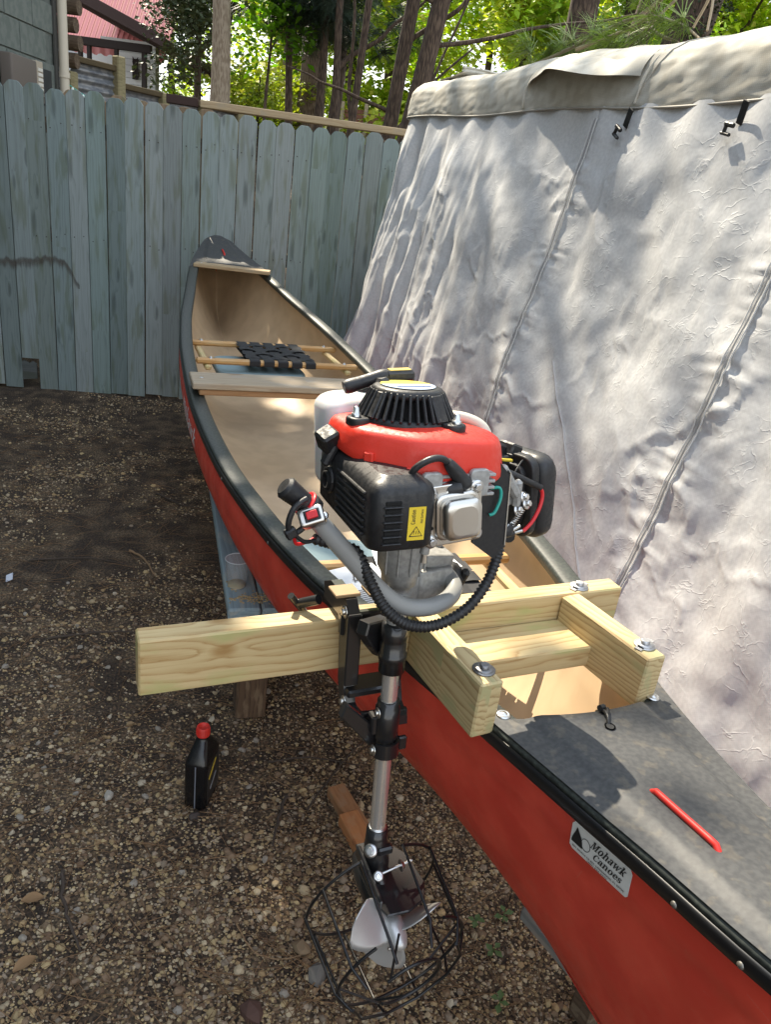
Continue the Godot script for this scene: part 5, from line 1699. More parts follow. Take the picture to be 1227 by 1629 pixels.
	# ribbed cable conduit
	var con := group_in(m, "cable_conduit")
	for seg in [[[Vector3(0.122, 0.158, 0.048), Vector3(0.116, 0.125, 0.056), Vector3(0.096, 0.090, 0.068), Vector3(0.062, 0.062, 0.080), Vector3(0.018, 0.048, 0.086), Vector3(-0.022, 0.052, 0.084), Vector3(-0.052, 0.074, 0.078), Vector3(-0.070, 0.105, 0.070), Vector3(-0.080, 0.132, 0.060)], true], [[Vector3(-0.080, 0.132, 0.060), Vector3(-0.088, 0.146, 0.052), Vector3(-0.105, 0.152, 0.047), Vector3(-0.142, 0.166, 0.050)], true]]:
		var cp := smooth_path(seg[0], 60 if seg[0].size() > 5 else 40)
		# even spacing so that the ribs stay alike
		var even := [cp[0]]
		var acc := 0.0
		for i in range(1, cp.size()):
			acc += cp[i].distance_to(cp[i - 1])
			if acc >= 0.00115:
				even.append(cp[i]); acc = 0.0
		var rad := []
		for i in even.size(): rad.append(0.0076 if i % 4 < 2 else 0.0061)
		mi("ribbed_tube", tube(even, rad, 12), M.rubber, con)
	# --- engine block
	mi("crankcase", rbox(Vector3(0.10, 0.06, 0.11), 0.03, 0.006), M.cast, m, Vector3(-0.005, 0.21, 0.0))
	mi("cylinder", rbox(Vector3(0.085, 0.068, 0.07), 0.01, 0.004), M.cast, m, Vector3(0.018, 0.215, 0.06))
	for k in 4:
		mi("cooling_fin", box(Vector3(0.088, 0.004, 0.05), 0.001), M.cast, m, Vector3(0.026, 0.250 - k * 0.008, 0.075))
	for q in [[-0.018, 0.246, 0.02], [0.045, 0.248, 0.026]]:
		mi("head_tab", rbox(Vector3(0.026, 0.008, 0.034), 0.006, 0.002), M.cast, m, Vector3(q[0], q[1] - 0.006, 0.101), Vector3(PI / 2, 0, 0))
	# rocker cover on the head
	var vc := group_in(m, "rocker_cover")
	vc.transform = Transform3D(Basis(Vector3.BACK, 0.10).scaled(Vector3(1.12, 1.12, 1.0)), Vector3(0.011, 0.206, 0.104))
	mi("cover_flange", rbox(Vector3(0.070, 0.007, 0.068), 0.008, 0.0015), M.tin, vc, Vector3.ZERO, Vector3(PI / 2, 0, 0))
	mi("flange_step", rbox(Vector3(0.052, 0.008, 0.052), 0.010, 0.003), M.tin, vc, Vector3(0.004, -0.001, 0.005), Vector3(PI / 2, 0, 0))
	mi("cover_dome", rbox(Vector3(0.044, 0.022, 0.045), 0.010, 0.007), M.tin, vc, Vector3(0.005, -0.002, 0.014), Vector3(PI / 2, 0, 0))
	for q in [Vector2(-0.026, 0.026), Vector2(0.028, 0.027), Vector2(-0.026, -0.027), Vector2(0.028, -0.026)]:
		mi("flange_bolt", hexbolt(0.0042, 0.007), M.steel, vc, Vector3(q.x, q.y, 0.0035), Vector3(PI / 2, 0, 0))
	var spot := begin()
	put_lathe(spot, [Vector2(0, 0), Vector2(0.0022, 0)], 10, Transform3D(Basis(Vector3.RIGHT, PI / 2), Vector3(-0.025, -0.012, 0.0038)))
	mi("flange_hole", done(spot), M.ink, vc)
	# black muffler cover with louvres
	var mc := group_in(m, "muffler_cover")
	var rings := []
	for q in [[0.171, 0.008], [0.172, 0.003], [0.176, 0.0], [0.215, -0.0005], [0.238, 0.0], [0.246, 0.003], [0.251, 0.009], [0.257, 0.020]]:
		var o := rrect(0.041, 0.093, 0.018, q[0], 6)
		var r := PackedVector3Array()
		for p in o:
			var sc: float = 1.0 - q[1] / 0.041 * 0.9
			var v := Vector3(p.x * sc - 0.059, q[0], p.z * (1.0 - q[1] / 0.093) + 0.032)
			# the rear rises and narrows
			var back := clampf((0.06 - v.z) / 0.12, 0.0, 1.0)
			if q[0] < 0.23: v.y += back * 0.016
			else: v.y += back * 0.010
			v.x -= back * 0.004
			r.append(v)
		rings.append(r)
	mi("cover_shell", loft(rings), M.black, mc)
	for k in 7:
		var y := 0.184 + k * 0.0082
		mi("louvre", box(Vector3(0.006, 0.0036, 0.088), 0.0012), M.black, mc, Vector3(-0.1015, y + 0.005, 0.058), Vector3(0.05, 0.02, 0))
	var slot := mat(0.002, 0.002, 0.002, 0.9)
	for k in 6:
		var y := 0.186 + k * 0.0088
		mi("slot", box(Vector3(0.020, 0.0055, 0.004), 0.001), slot, mc, Vector3(-0.0755, y, 0.1246))
		mi("slot_lip", box(Vector3(0.024, 0.002, 0.005), 0.0008), M.black, mc, Vector3(-0.0755, y - 0.0045, 0.1258))
	mi("exhaust_ring", tube_ring(Vector3(-0.1045, 0.219, -0.012), 0.015, 0.003), M.black, mc)
	mi("exhaust_pipe", lathe([Vector2(0.012, 0.0), Vector2(0.012, 0.01), Vector2(0.009, 0.01), Vector2(0.009, 0.0)], 18, Transform3D(Basis(Vector3.BACK, PI / 2), Vector3(-0.1, 0.219, -0.012))), slot, mc)
	mi("top_boss", lathe([Vector2(0.013, 0.0), Vector2(0.013, 0.0012), Vector2(0.0115, 0.0014), Vector2(0.0115, 0.0004)], 24), M.black, mc, Vector3(-0.066, 0.2605, 0.006))
	# caution label
	var lab := group_in(mc, "caution_label")
	var lx := Vector3(-0.0455, 0.2045, 0.1255)
	mi("label_face", box(Vector3(0.0215, 0.040, 0.0008), 0.0), M.yellow, lab, lx)
	var up := func(x: float, y: float, w: float, h: float, ox: float, oy: float) -> Vector3: return lx + Vector3(ox - y * h, oy + x * w, 0.0006)
	lettering("lettering", "Caution", "Droid Sans", 700, M.ink, lab, func(x, y): return up.call(x, y, 0.0175, 0.0055, -0.002, -0.0005))
	lettering("lettering", "Hot Surface", "Droid Sans", 700, M.ink, lab, func(x, y): return up.call(x, y, 0.0165, 0.0032, 0.0075, 0.0005))
	var trg := [lx + Vector3(-0.008, -0.0150, 0.0006), lx + Vector3(0.008, -0.0150, 0.0006), lx + Vector3(0.0, -0.0035, 0.0006)]
	mi("warning_triangle", tube([trg[0], trg[1], trg[2], trg[0]], 0.0006, 5), M.ink, lab)
	for k in 3:
		mi("warning_mark", tube([lx + Vector3(-0.003 + k * 0.003, -0.0128, 0.0005), lx + Vector3(-0.003 + k * 0.003 + 0.0006, -0.0085, 0.0005)], 0.0004, 4), M.ink, lab)
	# red shroud
	var sh := group_in(m, "shroud")
	var plan := [Vector3(-0.094, 0.262, -0.055), Vector3(-0.099, 0.262, -0.01), Vector3(-0.090, 0.257, 0.032), Vector3(-0.058, 0.250, 0.066), Vector3(-0.022, 0.240, 0.092), Vector3(0.03, 0.236, 0.097), Vector3(0.082, 0.234, 0.080), Vector3(0.118, 0.231, 0.036), Vector3(0.127, 0.231, -0.01), Vector3(0.11, 0.238, -0.06), Vector3(0.05, 0.25, -0.09), Vector3(-0.03, 0.258, -0.09)]
	var loop := plan.duplicate()
	loop.append(plan[0])
	var sp := []
	for i in plan.size():
		for k in 6:
			sp.append(plan[i].cubic_interpolate(plan[(i + 1) % 12], plan[(i + 11) % 12], plan[(i + 2) % 12], k / 6.0))
	var ce := Vector3(0.0, 0, 0.0)
	rings = []
	for q in [[0.985, 0.0, 0.0], [1.0, 0.0, 0.003], [1.0, 0.0, 0.010], [0.990, 0.12, 0.010], [0.975, 0.36, 0.008], [0.955, 0.60, 0.005], [0.925, 0.76, 0.003], [0.87, 0.87, 0.001], [0.78, 0.935, 0.0], [0.62, 1.0, 0.0], [0.3, 1.0, 0.0]]:
		var r := PackedVector3Array()
		for p in sp:
			var ytop := 0.299 - 0.10 * maxf(p.x - 0.02, 0.0) * (1.0 if q[0] > 0.6 else 0.3)
			r.append(Vector3(p.x * q[0], lerpf(p.y, ytop, q[1]) + q[2], p.z * q[0]))
		rings.append(r)
	mi("shroud_shell", loft(rings, true, false, true), M.red_plastic, sh)
	for q in [[Vector3(-0.078, 0.263, 0.050), 0.5], [Vector3(-0.038, 0.252, 0.085), 0.35], [Vector3(-0.012, 0.243, 0.097), 0.1]]:
		mi("snap_tab", box(Vector3(0.012, 0.014, 0.006), 0.0015), M.red_plastic, sh, q[0], Vector3(0, -q[1] * 1.6, 0))
	mi("snap_tab", box(Vector3(0.008, 0.020, 0.012), 0.0015), M.red_plastic, sh, Vector3(0.124, 0.234, 0.014))
	# starter housing
	var s := group_in(m, "recoil_starter")
	s.position = Vector3(-0.008, 0.0, -0.006)
	mi("starter_base", lathe([Vector2(0.056, 0.290), Vector2(0.0615, 0.294), Vector2(0.0615, 0.300), Vector2(0.058, 0.304), Vector2(0.048, 0.305)], 40), M.black, s)
	mi("inner_cone", lathe([Vector2(0.050, 0.302), Vector2(0.037, 0.330)], 32), slot, s)
	mi("starter_top", lathe([Vector2(0.036, 0.326), Vector2(0.0455, 0.328), Vector2(0.0462, 0.333), Vector2(0.044, 0.3375), Vector2(0.040, 0.339), Vector2(0.0, 0.3395)], 40), M.black, s)
	for k in 36:
		var a := TAU * k / 36.0
		if k in [6, 7, 16, 28]: continue
		var d := Vector3(cos(a), 0, sin(a))
		mi("starter_rib", box(Vector3(0.0038, 0.036, 0.010), 0.0012), M.black, s, d * 0.0505 + Vector3(0, 0.3175, 0), Vector3.ZERO)
		var rb: MeshInstance3D = s.get_child(s.get_child_count() - 1)
		var y := (d * -0.0155 + Vector3(0, 0.030, 0)).normalized()
		rb.basis = Basis(Vector3.UP.cross(d).normalized(), y, Vector3.UP.cross(d).normalized().cross(y))
	for k in [6.5, 16, 28]:
		var a: float = TAU * k / 36.0
		var d := Vector3(cos(a), 0, sin(a))
		var pn := mi("starter_panel", box(Vector3(0.020 if k == 6.5 else 0.011, 0.036, 0.008), 0.002), M.black, s, d * 0.0515 + Vector3(0, 0.3175, 0))
		var y := (d * -0.0155 + Vector3(0, 0.030, 0)).normalized()
		pn.basis = Basis(Vector3.UP.cross(d).normalized(), y, Vector3.UP.cross(d).normalized().cross(y))
	for a in [0.95, 3.0, 5.1]:
		var d := Vector3(cos(a), 0, sin(a))
		var ear := mi("starter_ear", rbox(Vector3(0.032, 0.012, 0.030), 0.012, 0.003), M.black, s, d * 0.067 + Vector3(0, 0.297, 0), Vector3(0, -a, 0))
		mi("ear_bolt", lathe([Vector2(0.006, 0.0), Vector2(0.006, 0.004), Vector2(0.0042, 0.004), Vector2(0.004, 0.011), Vector2(0.0, 0.013)], 12), M.steel, s, d * 0.072 + Vector3(0, 0.303, 0))
	var disc := func(a0: float, a1: float, rad: float, y: float) -> ArrayMesh:
		var st := begin()
		st.set_smooth_group(-1)
		var pl := PackedVector2Array()
		for k in 25: pl.append(Vector2(cos(lerpf(a0, a1, k / 24.0)), sin(lerpf(a0, a1, k / 24.0))) * rad)
		var c2 := (pl[0] + pl[24]) * 0.5
		for k in 24: tri(st, Vector3(c2.x, y, c2.y), Vector3(pl[k].x, y, pl[k].y), Vector3(pl[k + 1].x, y, pl[k + 1].y), Vector3.UP)
		return done(st)
	mi("top_label", disc.call(-0.12, PI + 0.12, 0.035, 0.3404), mat(0.42, 0.52, 0.66, 0.35), s)
	mi("top_label", disc.call(PI + 0.12, TAU - 0.12, 0.035, 0.3404), mat(0.66, 0.54, 0.10, 0.35), s)
	mi("label_band", box(Vector3(0.046, 0.0005, 0.004), 0.0), mat(0.05, 0.07, 0.2, 0.4), s, Vector3(0.002, 0.3407, 0.014))
	# pull handle
	var ph := group_in(m, "pull_handle")
	mi("grip", tube(smooth_path([Vector3(-0.076, 0.328, -0.052), Vector3(-0.057, 0.334, -0.050), Vector3(-0.036, 0.341, -0.048), Vector3(-0.020, 0.345, -0.047)], 4), [0.0080, 0.0092, 0.0095, 0.0092, 0.0088, 0.0086, 0.0086, 0.0086, 0.0088, 0.0092, 0.0095, 0.0092, 0.0082], 16), M.rubber, ph)
	mi("grip_stem", box(Vector3(0.018, 0.016, 0.018), 0.004), M.black, ph, Vector3(-0.030, 0.336, -0.038), Vector3(0, 0.4, 0.2))
	mi("guide_bracket", box(Vector3(0.042, 0.015, 0.024), 0.004), M.black, ph, Vector3(0.0, 0.344, -0.056), Vector3(0, 0, 0.05))
	mi("bracket_label", box(Vector3(0.030, 0.0012, 0.010), 0.0), mat(0.62, 0.45, 0.10, 0.4), ph, Vector3(0.0, 0.3522, -0.053), Vector3(0.1, 0, 0.05))
	mi("bracket_post", box(Vector3(0.04, 0.06, 0.014), 0.003), M.black, ph, Vector3(0.006, 0.316, -0.062))
	# fuel tank and choke lever
	mi("fuel_tank", rbox(Vector3(0.115, 0.130, 0.080), 0.024, 0.018), M.white_tank, m, Vector3(-0.034, 0.250, -0.094), Vector3(0, 0.05, 0.06))
	mi("tank_cap", lathe([Vector2(0.02, 0.0), Vector2(0.02, 0.012), Vector2(0.017, 0.015)], 18), M.black_matt, m, Vector3(-0.02, 0.315, -0.105))
	var ck := group_in(m, "stop_switch")
	mi("switch_block", box(Vector3(0.024, 0.028, 0.026), 0.003), M.black, ck, Vector3(-0.107, 0.270, -0.014), Vector3(0.3, 0.3, 0.5))
	mi("switch_arm", box(Vector3(0.010, 0.03, 0.014), 0.003), M.black_matt, ck, Vector3(-0.106, 0.252, -0.010), Vector3(0.2, 0.2, -0.4))
	mi("switch_bolt", tube([Vector3(-0.090, 0.266, 0.006), Vector3(-0.072, 0.269, 0.010)], 0.0055, 10), M.steel, ck)
	mi("bolt_cap", tube([Vector3(-0.074, 0.2685, 0.0095), Vector3(-0.063, 0.270, 0.012)], 0.0075, 10), M.black, ck)
	# --- right side: carburettor, air box, wiring
	var cb2 := group_in(m, "carburettor")
	mi("mount_plate", plate(PackedVector2Array([Vector2(-0.026, -0.055), Vector2(0.012, -0.085), Vector2(0.026, -0.07), Vector2(0.026, 0.03), Vector2(0.008, 0.05), Vector2(-0.026, 0.045)]), 0.003, 0.0), M.black, cb2, Vector3(0.091, 0.205, 0.062), Vector3(0, 0.1, 0.05))
	mi("plate_edge", box(Vector3(0.0015, 0.10, 0.004), 0.0), M.tin, cb2, Vector3(0.1185, 0.190, 0.060), Vector3(0, 0, 0.05))
	mi("carb_body", rbox(Vector3(0.04, 0.05, 0.045), 0.008, 0.004), M.cast, cb2, Vector3(0.118, 0.205, 0.018), Vector3(0, 0, 0.5))
	mi("carb_arm", box(Vector3(0.014, 0.055, 0.014), 0.004), M.cast, cb2, Vector3(0.124, 0.224, 0.048), Vector3(0.1, 0.0, 0.65))
	mi("carb_arm", box(Vector3(0.012, 0.04, 0.012), 0.004), M.cast, cb2, Vector3(0.142, 0.205, 0.044), Vector3(0.1, 0.0, 0.1))
	mi("arm_hole", lathe([Vector2(0.0045, 0.0), Vector2(0.0045, 0.0012), Vector2(0.0, 0.0012)], 12), slot, cb2, Vector3(0.113, 0.238, 0.0555), Vector3(PI / 2, 0, 0))
	for q in [Vector3(0.156, 0.198, 0.04), Vector3(0.160, 0.189, 0.042), Vector3(0.145, 0.182, 0.045), Vector3(0.128, 0.160, 0.048)]:
		mi("carb_screw", hexbolt(0.0045, 0.007), M.steel, cb2, q, Vector3(1.2, 0, -0.4))
	var spr := []
	for k in 61:
		var u := k / 60.0
		spr.append(Vector3(0.134 + 0.016 * u + 0.0035 * cos(u * 60.0), 0.160 + 0.024 * u, 0.05 + 0.0035 * sin(u * 60.0)))
	mi("throttle_spring", tube(spr, 0.0008, 5), M.tin, cb2)
	mi("bottom_cap", lathe([Vector2(0.011, 0), Vector2(0.012, 0.012), Vector2(0.008, 0.016)], 14), M.black, cb2, Vector3(0.13, 0.15, 0.045))
	mi("teal_wire", tube(smooth_path([Vector3(0.086, 0.222, 0.066), Vector3(0.098, 0.222, 0.068), Vector3(0.101, 0.208, 0.068), Vector3(0.095, 0.190, 0.068), Vector3(0.088, 0.186, 0.067)], 5), 0.0022, 6), M.teal_wire, cb2)
	var ab := group_in(m, "air_box")
	ab.transform = Transform3D(Basis().scaled(Vector3(0.92, 0.92, 0.92)), Vector3(-0.012, 0.0165, 0.0))
	mi("box_cover", rbox(Vector3(0.135, 0.040, 0.125), 0.026, 0.014), M.black_matt, ab, Vector3(0.228, 0.183, -0.035), Vector3(0, 0.25, -PI / 2 + 0.10))
	mi("box_frame", rbox(Vector3(0.130, 0.016, 0.118), 0.022, 0.003), M.black, ab, Vector3(0.199, 0.186, -0.028), Vector3(0, 0.25, -PI / 2 + 0.10))
	mi("box_inset", rbox(Vector3(0.100, 0.014, 0.088), 0.018, 0.003), M.black_matt, ab, Vector3(0.190, 0.187, -0.024), Vector3(0, 0.25, -PI / 2 + 0.10))
	mi("box_back", rbox(Vector3(0.075, 0.10, 0.07), 0.01, 0.004), M.black, ab, Vector3(0.155, 0.195, -0.045))
	mi("box_lid", box(Vector3(0.085, 0.020, 0.05), 0.004), M.black, ab, Vector3(0.166, 0.254, -0.045), Vector3(0, 0.2, -0.36))
	for q in [[0.138, 0.266], [0.196, 0.2475]]:
		mi("lid_latch", box(Vector3(0.024, 0.026, 0.034), 0.003), M.black, ab, Vector3(q[0], q[1], -0.03), Vector3(0, 0.2, -0.36))
		mi("latch_rib", box(Vector3(0.028, 0.004, 0.036), 0.001), M.black, ab, Vector3(q[0], q[1] - 0.006, -0.027), Vector3(0, 0.2, -0.36))
	mi("box_foot", tube([Vector3(0.196, 0.118, 0.0), Vector3(0.212, 0.116, -0.03)], 0.010, 10), M.black, ab)
	mi("yellow_tab", box(Vector3(0.018, 0.004, 0.006), 0.001), M.yellow_wire, ab, Vector3(0.172, 0.243, 0.004), Vector3(0, 0, -0.1))
	var wi := group_in(m, "wiring")
	mi("wire_sheath", tube(smooth_path([Vector3(0.06, 0.292, -0.045), Vector3(0.090, 0.292, -0.03), Vector3(0.110, 0.283, -0.012), Vector3(0.117, 0.262, 0.0), Vector3(0.118, 0.252, 0.003)], 6), 0.0078, 14), M.sheath, wi)
	for q in [[-0.003, M.green_wire], [0.001, M.yellow_wire], [0.004, M.green_wire]]:
		mi("wire", tube(smooth_path([Vector3(0.117 + q[0], 0.258, 0.004), Vector3(0.120 + q[0], 0.243, 0.008), Vector3(0.128 + q[0], 0.230, 0.012), Vector3(0.135 + q[0] * 2, 0.221, 0.016)], 5), 0.0024, 7), q[1], wi)
	mi("black_sleeve", tube(smooth_path([Vector3(0.118, 0.236, 0.03), Vector3(0.140, 0.228, 0.034), Vector3(0.165, 0.217, 0.036), Vector3(0.186, 0.208, 0.034)], 5), 0.0045, 10), M.rubber, wi)
	mi("red_wire", tube(smooth_path([Vector3(0.182, 0.210, 0.034), Vector3(0.190, 0.200, 0.034), Vector3(0.188, 0.182, 0.036), Vector3(0.176, 0.162, 0.040), Vector3(0.160, 0.150, 0.044)], 6), 0.0028, 8), M.red_wire, wi)
	mi("loose_wire", tube(smooth_path([Vector3(0.136, 0.215, 0.03), Vector3(0.148, 0.232, 0.026), Vector3(0.163, 0.240, 0.014), Vector3(0.176, 0.241, 0.004)], 6), 0.0013, 6), M.black, wi)
	for q in [[Vector3(0.118, 0.152, 0.052), Vector3(0.142, 0.170, 0.048)], [Vector3(0.122, 0.149, 0.052), Vector3(0.150, 0.160, 0.048)], [Vector3(0.126, 0.148, 0.05), Vector3(0.156, 0.152, 0.046)]]:
		mi("connector", tube([q[0], q[0].lerp(q[1], 0.55)], 0.0036, 8), M.black, wi)
		mi("connector_pin", tube([q[0].lerp(q[1], 0.5), q[1]], 0.0026, 8), M.tin, wi)
	# spark plug lead
	var pl2 := group_in(m, "spark_plug_lead")
	mi("lead", tube(smooth_path([Vector3(-0.046, 0.243, 0.094), Vector3(-0.043, 0.262, 0.103), Vector3(-0.028, 0.274, 0.108), Vector3(-0.010, 0.2745, 0.106), Vector3(0.004, 0.264, 0.103)], 6), 0.0042, 10), M.rubber, pl2)
	mi("boot", tube(smooth_path([Vector3(-0.002, 0.270, 0.104), Vector3(0.010, 0.258, 0.103), Vector3(0.022, 0.245, 0.103), Vector3(0.028, 0.238, 0.104)], 4), [0.0055, 0.0065, 0.0075, 0.008, 0.0085, 0.009, 0.0092, 0.0094, 0.0096, 0.0097, 0.0098, 0.009, 0.007], 14), M.rubber, pl2)
	mi("boot_cuff", tube([Vector3(0.020, 0.239, 0.104), Vector3(0.004, 0.233, 0.100)], 0.0108, 14), M.rubber, pl2)
	mi("plug_shell", tube([Vector3(0.004, 0.233, 0.100), Vector3(-0.010, 0.228, 0.096)], 0.009, 10), M.tin, pl2)
	mi("drain_stub", tube([Vector3(-0.012, 0.172, 0.092), Vector3(-0.014, 0.152, 0.092)], 0.006, 10), M.cast, m)
	mi("drain_tip", tube([Vector3(-0.014, 0.155, 0.092), Vector3(-0.0145, 0.140, 0.092)], 0.0035, 8), M.tin, m)

func tube_ring(c: Vector3, r: float, t: float) -> ArrayMesh:
	var pts := []
	for k in 25: pts.append(c + Vector3(0, sin(TAU * k / 24.0) * r, cos(TAU * k / 24.0) * r))
	return tube(pts, t, 8, false)

# ---------------------------------------------------------------- small things on the ground
func build_small_things() -> void:
	var b := thing("oil_bottle", "black plastic oil bottle with a red cap standing on the gravel", "bottle", Vector3(-0.376, ground_y(-0.376, -1.475) + 0.002, -1.475), 1.48)
	b.scale = Vector3(0.94, 0.96, 0.94)
	# long side along x, narrow seam side towards the viewer
	var rings := []
	for q in [[0.0, 0.052, 0.027], [0.004, 0.055, 0.030], [0.06, 0.055, 0.031], [0.135, 0.055, 0.031], [0.146, 0.053, 0.030], [0.176, 0.034, 0.021], [0.192, 0.020, 0.017], [0.198, 0.016, 0.016], [0.206, 0.0155, 0.0155]]:
		rings.append(rrect(q[1], q[2], minf(q[2] * 0.8, 0.014), q[0], 5))
	var blk := mat(0.007, 0.007, 0.008, 0.22)
	mi("bottle_body", loft(rings), blk, b)
	mi("cap", lathe([Vector2(0.0172, 0.202), Vector2(0.0176, 0.203), Vector2(0.0176, 0.207), Vector2(0.0166, 0.208), Vector2(0.0166, 0.2275), Vector2(0.0158, 0.2285), Vector2(0.0135, 0.2285), Vector2(0.013, 0.2275), Vector2(0.0, 0.2275)], 26), mat(0.55, 0.025, 0.015, 0.5), b)
	for k in 22:
		var a := TAU * k / 22.0
		mi("cap_rib", box(Vector3(0.0016, 0.017, 0.0022), 0.0004), mat(0.55, 0.025, 0.015, 0.5), b, Vector3(0.0167 * cos(a), 0.214, 0.0173 * sin(a)), Vector3(0, -a + PI / 2, 0))
	mi("level_stripe", box(Vector3(0.0012, 0.138, 0.003), 0.0), mat(0.16, 0.17, 0.20, 0.4), b, Vector3(-0.0553, 0.072, 0.002))
	mi("label", box(Vector3(0.085, 0.115, 0.0008), 0.0), mat(0.02, 0.02, 0.022, 0.35), b, Vector3(0.0, 0.072, 0.0312))
	mi("label_band", box(Vector3(0.06, 0.008, 0.0008), 0.0), mat(0.65, 0.48, 0.04, 0.4), b, Vector3(-0.008, 0.105, 0.0318), Vector3(0, 0, 0.55))
	mi("label_band", box(Vector3(0.05, 0.006, 0.0008), 0.0), mat(0.25, 0.27, 0.3, 0.4), b, Vector3(0.0, 0.06, 0.0318), Vector3(0, 0, 0.55))
	# two wooden blocks under the motor
	var w := thing("wood_block", "brown wooden block with dark nail stains, the farther of two under the motor", "wood block", Vector3(0.004, ground_y(0.0, -1.47) + 0.016, -1.475), -1.02)
	mi("block", box(Vector3(0.155, 0.034, 0.048), 0.003), M.scrap, w)
	w = thing("wood_block", "plain brown wooden block, the nearer of two under the motor", "wood block", Vector3(0.055, ground_y(0.05, -1.37) + 0.018, -1.365), -1.05)
	mi("block", box(Vector3(0.20, 0.038, 0.052), 0.003), shifted(M.scrap, Vector3(0.5, 0.4, 0.2), Color(1.15, 1.08, 1.0)), w)
	# twigs
	var bark := mat(0.055, 0.04, 0.03, 0.9)
	var tan_b := mat(0.24, 0.15, 0.08, 0.85)
	var tw := [
		["crooked dark twig lying left of the propeller guard", [[-0.61, -1.20], [-0.585, -1.14], [-0.545, -1.08], [-0.495, -1.02]], 0.0050, 0],
		["curved tan stem arching beside the propeller guard", [[-0.20, -1.12], [-0.15, -1.065], [-0.08, -1.06], [-0.02, -1.10], [0.01, -1.15]], 0.0018, 1],
		["long thin dark twig beyond the timber beam's left end", [[-1.05, -2.05], [-0.93, -2.12], [-0.80, -2.16]], 0.0045, 0],
		["bent pale twig on the earth beside the canoe's shaded side", [[-1.02, -2.72], [-0.94, -2.66], [-0.86, -2.56]], 0.005, 1],
		["thin twig lying across the dirt right of the bench post", [[-0.23, -1.62], [-0.12, -1.66], [0.02, -1.66]], 0.0032, 0],
		["looping thin root right of the bench post", [[-0.10, -1.46], [-0.05, -1.60], [0.0, -1.72], [0.06, -1.80]], 0.003, 0],
		["short dark stick standing out of the gravel behind the bottle", [[-0.16, -1.50], [-0.165, -1.40], [-0.16, -1.33]], 0.005, 0],
		["long thin twig by the canoe under its far half", [[-1.12, -3.35], [-0.98, -3.26], [-0.82, -3.24]], 0.006, 0],
		["thin twig lying across the bare dirt left of the bench", [[-1.35, -2.55], [-1.15, -2.62], [-0.98, -2.6]], 0.0035, 0]]
	for q in tw:
		var pts := []
		for p in q[1]: pts.append(Vector3(p[0], ground_y(p[0], p[1]) + 0.007, p[1]))
		pts = smooth_path(pts, 5)
		for p in pts.size(): pts[p] += Vector3(rng.randf_range(-1, 1), rng.randf_range(0, 1), rng.randf_range(-1, 1)) * q[2] * 0.6
		var o := mi("twig", tube(pts, taper(pts.size(), q[2], q[2] * 0.5), 7), tan_b if q[3] else bark, self)
		tag(o, q[0], "twig")
	# larger stones that stand out of the gravel
	var big := [
		["rounded tan cobble left of the propeller guard", -0.055, -1.085, 0.021, lin(0.20, 0.14, 0.08)],
		["rounded dark grey cobble below the tan cobble", -0.015, -1.035, 0.022, lin(0.12, 0.112, 0.10)],
		["dark reddish stone at the bottom edge of the yard", -0.125, -0.945, 0.026, lin(0.07, 0.035, 0.025)],
		["dark stone lying in front of the oil bottle", -0.372, -1.395, 0.018, lin(0.05, 0.04, 0.035)],
		["pale flat stone left of the oil bottle", -0.60, -1.43, 0.017, lin(0.36, 0.33, 0.28)]]
	for i in big.size():
		var q: Array = big[i]
		var o := mi("stone", rock(20 + i, 1), mat(q[4].srgb_to_linear().r, q[4].srgb_to_linear().g, q[4].srgb_to_linear().b, 0.8), self, Vector3(q[1], ground_y(q[1], q[2]) + q[3] * 0.3, q[2]), Vector3(0, i * 1.3, 0.1))
		o.scale = Vector3(q[3] * 1.15, q[3] * 0.65, q[3] * 0.9)
		tag(o, q[0], "stone")
	var shapes := []
	for k in 5: shapes.append(rock(30 + k, 1))
	var cols := [lin(0.36, 0.28, 0.17), lin(0.25, 0.22, 0.18), lin(0.19, 0.125, 0.075), lin(0.40, 0.34, 0.25)]
	var names := ["tan angular stone lying loose among the gravel", "grey angular stone lying loose among the gravel", "brown angular stone lying loose among the gravel", "whitish angular stone lying loose among the gravel"]
	var mats := []
	for c in cols:
		var l: Color = c.srgb_to_linear()
		mats.append(mat(l.r, l.g, l.b, 0.85))
	for k in 230:
		var z := -0.72 - 1.7 * pow(rng.randf(), 1.5)
		var x := rng.randf_range(-0.42 + z * 0.42, 0.42 + z * 0.15)
		if absf(x + 0.376) < 0.07 and absf(z + 1.475) < 0.09: continue
		var r := rng.randf_range(0.0065, 0.0105) + 0.005 * pow(rng.randf(), 3.0)
		var t := rng.randi() % 4
		var o := mi("loose_stone", shapes[k % 5], mats[t], self, Vector3(x, ground_y(x, z) + r * 0.35, z), Vector3(rng.randf_range(-0.4, 0.4), rng.randf() * TAU, rng.randf_range(-0.4, 0.4)))
		o.scale = Vector3(r, r * 0.65, r * rng.randf_range(0.7, 1.0))
		tag(o, names[t], "stone", names[t].replace(" stone lying", " stones lying"))
	# seedlings
	var green := leaf_material(0.06, 0.12, 0.02)
	green.vertex_color_use_as_albedo = false
	green.albedo_color = lin(0.05, 0.10, 0.025)
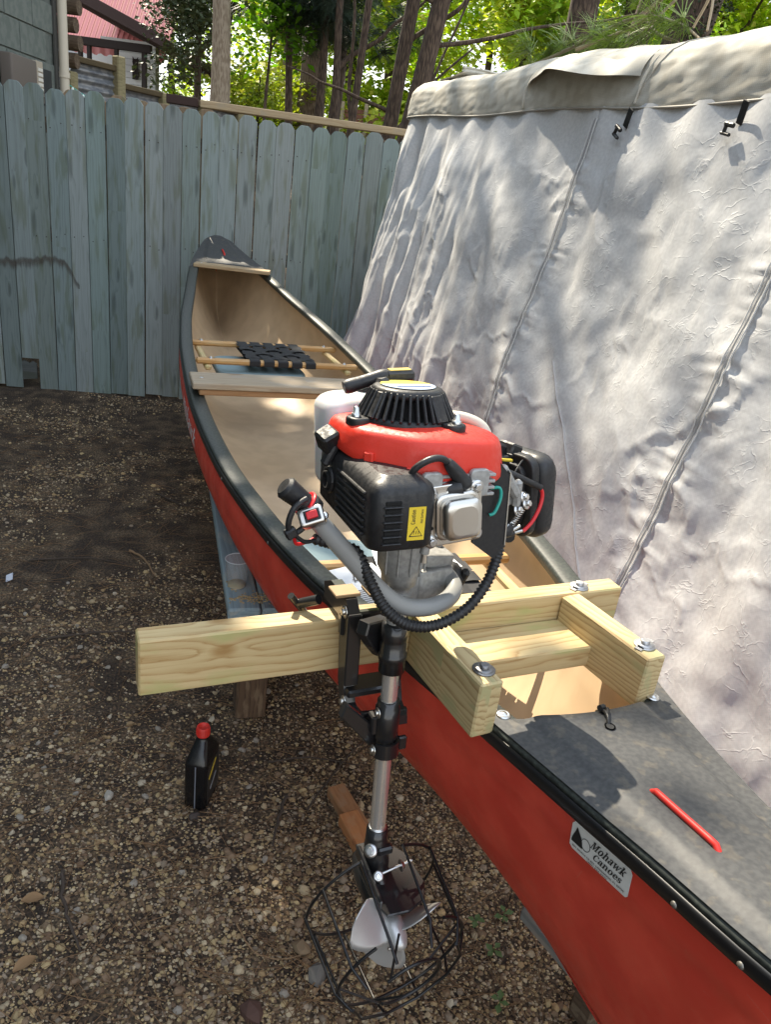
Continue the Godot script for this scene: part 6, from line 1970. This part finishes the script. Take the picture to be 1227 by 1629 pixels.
	var sd := [["little green seedling nearest the propeller guard", 0.315, -1.20], ["little green seedling just right of the nearest seedling", 0.35, -1.13], ["tiny green seedling under the canoe's keel", 0.385, -1.22], ["low green seedling at the frame's bottom edge", 0.36, -1.02]]
	for i in sd.size():
		var x: float = sd[i][1]
		var z: float = sd[i][2]
		var o := thing("seedling", sd[i][0], "seedling", Vector3(x, ground_y(x, z), z), i * 1.1)
		mi("stem", tube([Vector3.ZERO, Vector3(0.003, 0.018, 0), Vector3(0.004, 0.03, 0.002)], 0.001, 5), green, o)
		for k in 4:
			var a := k * 1.6 + 0.3
			var st := begin()
			var d := Vector3(cos(a), 0.25, sin(a))
			var side := Vector3(-sin(a), 0, cos(a))
			var p0 := Vector3(0.004, 0.028 - k * 0.004, 0.002)
			var l := 0.020 + 0.004 * (k % 2)
			var m0 := p0 + d * l * 0.55
			var e := p0 + d * l + Vector3(0, -0.004, 0)
			tri(st, p0, m0 + side * l * 0.32, e, Vector3.UP)
			tri(st, p0, e, m0 - side * l * 0.32, Vector3.UP)
			mi("leaf", done(st), green, o)
	# scrap of litter and dead leaves
	var o := mi("litter_scrap", box(Vector3(0.026, 0.002, 0.034), 0.0), mat(0.55, 0.58, 0.66, 0.6), self, Vector3(-1.347, ground_y(-1.347, -2.386) + 0.012, -2.386), Vector3(0.3, 0.4, 0.5))
	tag(o, "small crumpled white scrap of litter on the dark dirt", "litter")
	var lf := [["dry tan leaf curled among stones at the lower left", -0.66, -1.11], ["dry tan leaf by the crooked dark twig", -0.60, -0.96]]
	for q in lf:
		var rows := []
		for i in 7:
			var u := i / 6.0
			var wd := 0.013 * sin(PI * clampf(u * 0.9 + 0.05, 0, 1))
			rows.append(PackedVector3Array([Vector3(u * 0.045, 0.006 * sin(u * 3.0) + 0.006, -wd), Vector3(u * 0.045, 0.006 * sin(u * 3.0), 0), Vector3(u * 0.045, 0.006 * sin(u * 3.0) + 0.005, wd)]))
		var l := mi("dry_leaf", loft(rows, false, false, false), mat(0.22, 0.13, 0.06, 0.8), self, Vector3(q[1], ground_y(q[1], q[2]) + 0.008, q[2]), Vector3(0, q[1] * 9.0, 0))
		tag(l, q[0], "leaf")
